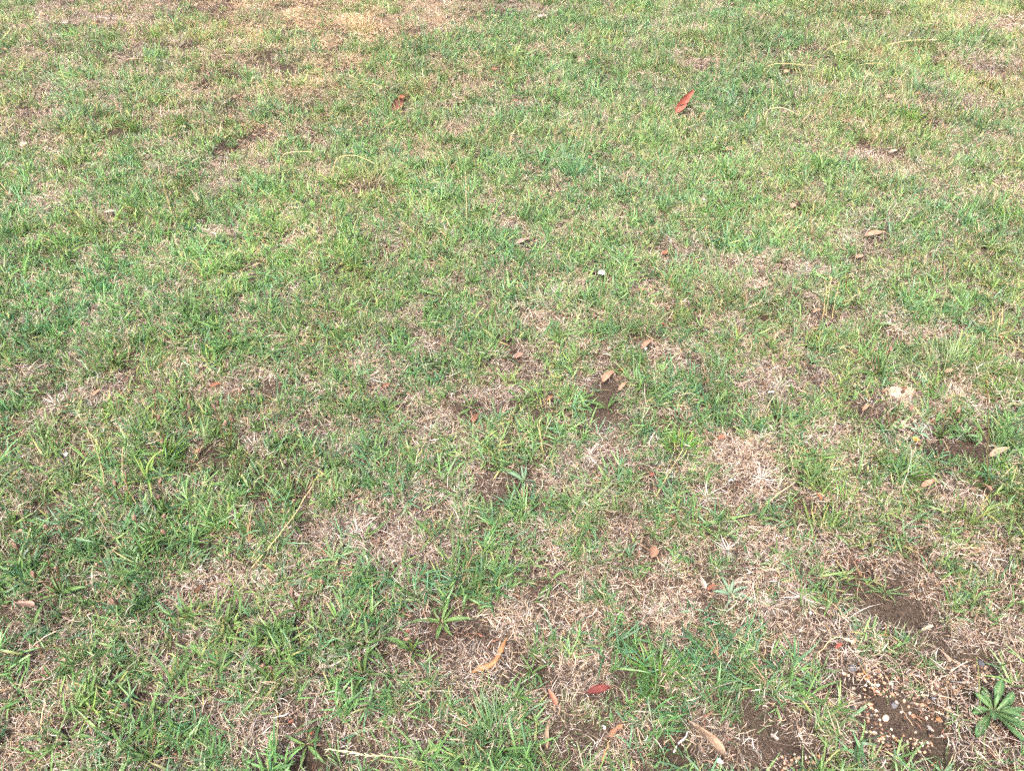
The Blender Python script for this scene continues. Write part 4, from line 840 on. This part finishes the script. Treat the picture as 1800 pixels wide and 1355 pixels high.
def regional(x, y):
    """slow colour drift over the field: multiplies the green of the blades"""
    px, py = topix(x, y); far = sstep(520, 40, py); right = sstep(900, 1750, px)
    t = np.ones((len(x), 3)); warm = np.clip(.55*far*sstep(900, 300, px)+.5*far*right+.18*right, 0, 1)
    t *= 1+warm[:, None]*np.array([.42, .14, .22])
    lush = sstep(260, 120, np.abs(py-470))*sstep(1000, 500, px)
    t *= 1+lush[:, None]*np.array([.02, .08, -.02])
    low = sstep(700, 1250, py); t *= 1+low[:, None]*np.array([-.06, .02, .04])
    t *= (1+(fbm(x, y, .5, 51, 2)-.5)*.5)[:, None]
    h = (fbm(x, y, .3, 57, 2)-.5)[:, None]; t *= 1+h*np.array([.45, .06, -.1])
    return t
def lod(y): return sstep(2.0, 5.0, y)
def spin(n, tilt=.22): return np.stack([NR(0, tilt, n), NR(0, tilt, n), U(0, 6.283, n)], 1)

# matted straw
x, y = sample(335); c, s, d, cl = cover(x, y); k = U(0, 1, len(x)) < np.clip((.95+.4*d)*(1-.95*s)*(1-.35*cl)*(.55+.6*fbm(x, y, .12, 61, 2)+.35*d)*(1-.35*c), 0, 1)*(1-.62*lod(y)); x, y = x[k], y[k]; n = len(x)
px, py = topix(x, y); far = sstep(420, 60, py); gold = far*sstep(1000, 600, px)*sstep(200, 500, px)
t = np.exp(NR(0, .12, (n, 1)))*(1+(fbm(x, y, .25, 65, 2)-.5)[:, None]*np.array([.5, .42, .3]))*(1+gold[:, None]*np.array([.12, .06, -.12]))*(1-far[:, None]*np.array([.10, .11, .12]))
scatter('dead_straw', 'matted pinkish tan dead grass covering the ground between living blades', 'dead grass', clump_straw, 14, np.stack([x, y], 1), H(x, y), spin(n, .18), np.repeat((U(.75, 1.25, n)*(1+.45*lod(y)))[:, None], 3, 1), np.clip(t, .2, 1.9), M_STRAW)
# brown litter on bare soil
x, y = sample(260); c, s, d, cl = cover(x, y); k = U(0, 1, len(x)) < (1-.6*lod(y))* np.clip(.35+.3*d+.4*s, 0, 1)*(1-.4*cl); x, y = x[k], y[k]; n = len(x)
scatter('brown_litter', 'dark brown crumbled plant litter on the soil', 'litter', clump_rust, 6, np.stack([x, y], 1), H(x, y)-.001, spin(n, .1), np.repeat(U(.7, 1.3, n)[:, None], 3, 1), np.ones((n, 3)), M_STRAW)
# soil crumbs and small clods
def clump_crumb(i):
    P = []
    for k in range(26):
        r = .001+.0035*U(0, 1)**3; q = .03*math.sqrt(U(0, 1)); t = U(0, 6.28); v, f, c = blob_shape(r, r*U(.6, 1), r*U(.5, .9), (pick([S(60, 51, 46), S(84, 71, 63), S(48, 41, 38), S(100, 86, 76)], 1)[0],), 200+i*30+k, .3, 1)
        P.append((v+np.array([q*math.cos(t), q*math.sin(t), r*.2]), f, c))
    return merge(P)
x, y = sample(420); c, s, d, cl = cover(x, y); k = U(0, 1, len(x)) < np.clip(s*1.1+.06, 0, 1); x, y = x[k], y[k]; n = len(x)
scatter('soil_crumbs', 'small dark crumbs and clods of soil on the bare patches', 'soil', clump_crumb, 8, np.stack([x, y], 1), H(x, y)-.004, spin(n, .05), np.repeat(U(.7, 1.4, n)[:, None], 3, 1), np.ones((n, 3)), M_STRAW)
# bleached dead tufts
x, y = sample(26); c, s, d, cl = cover(x, y); k = U(0, 1, len(x)) < np.clip(.12+.8*d, 0, 1)*(1-.7*s)*(1-.8*cl); x, y = x[k], y[k]; n = len(x)
scatter('bleached_grass', 'bleached whitish dead grass tufts in the straw patches', 'dead grass', clump_white, 6, np.stack([x, y], 1), H(x, y)+.004, spin(n, .2), np.repeat(U(.6, 1.15, n)[:, None], 3, 1), np.ones((n, 3)), M_STRAW)
# creeping leafy green grass
x, y = sample(305); c, s, d, cl = cover(x, y); k = U(0, 1, len(x)) < c*(1-.97*cl)*(1-.45*lod(y)); x, y, c = x[k], y[k], c[k]; n = len(x)
px, py = topix(x, y)
sz = U(.7, 1.2, n)*(.82+.3*c)*(1+.12*sstep(600, 1200, py)*sstep(1000, 200, px))*(1+.30*lod(y))
scatter('creeping_grass', 'short mid-green leafy grass growing in patches', 'grass', clump_couch, 22, np.stack([x, y], 1), H(x, y)+.001, spin(n, .25), np.stack([sz, sz, sz*U(.8, 1.2, n)], 1), np.clip(regional(x, y), .3, 1.9), M_GRASS)
# thin upright grass
x, y = sample(175); c, s, d, cl = cover(x, y); px, py = topix(x, y)
w = .42+.5*sstep(800, 300, py)+.25*sstep(1000, 1500, px)*sstep(900, 500, py)
k = U(0, 1, len(x)) < np.clip(w*(.25+.75*c), 0, 1)*(1-.95*cl)*(1-.45*lod(y))*(1-.9*s); x, y = x[k], y[k]; n = len(x); px, py = topix(x, y)
sz = U(.7, 1.2, n)*(.95+.35*lod(y)+.22*sstep(500, 150, py)*sstep(700, 1300, px))
scatter('thin_grass', 'thin upright grass blades mixed through the field', 'grass', clump_fine, 14, np.stack([x, y], 1), H(x, y), spin(n, .15), np.repeat(sz[:, None], 3, 1), np.clip(regional(x, y)*1.06, .3, 1.9), M_GRASS)
# longer broad blades, mostly on the left
x, y = sample(80); c, s, d, cl = cover(x, y); px, py = topix(x, y)
w = .16+.75*sstep(900, 250, px)*sstep(330, 480, py)+.25*sstep(1500, 700, px)*sstep(800, 1100, py)
k = U(0, 1, len(x)) < np.clip(w*c, 0, 1)*(1-cl); x, y = x[k], y[k]; n = len(x)
scatter('broad_grass', 'longer wide-bladed grass standing above the short turf', 'grass', clump_broad, 8, np.stack([x, y], 1), H(x, y), spin(n, .2), np.repeat(U(.65, 1.1, n)[:, None], 3, 1), np.clip(regional(x, y)*1.04, .3, 1.9), M_GRASS)
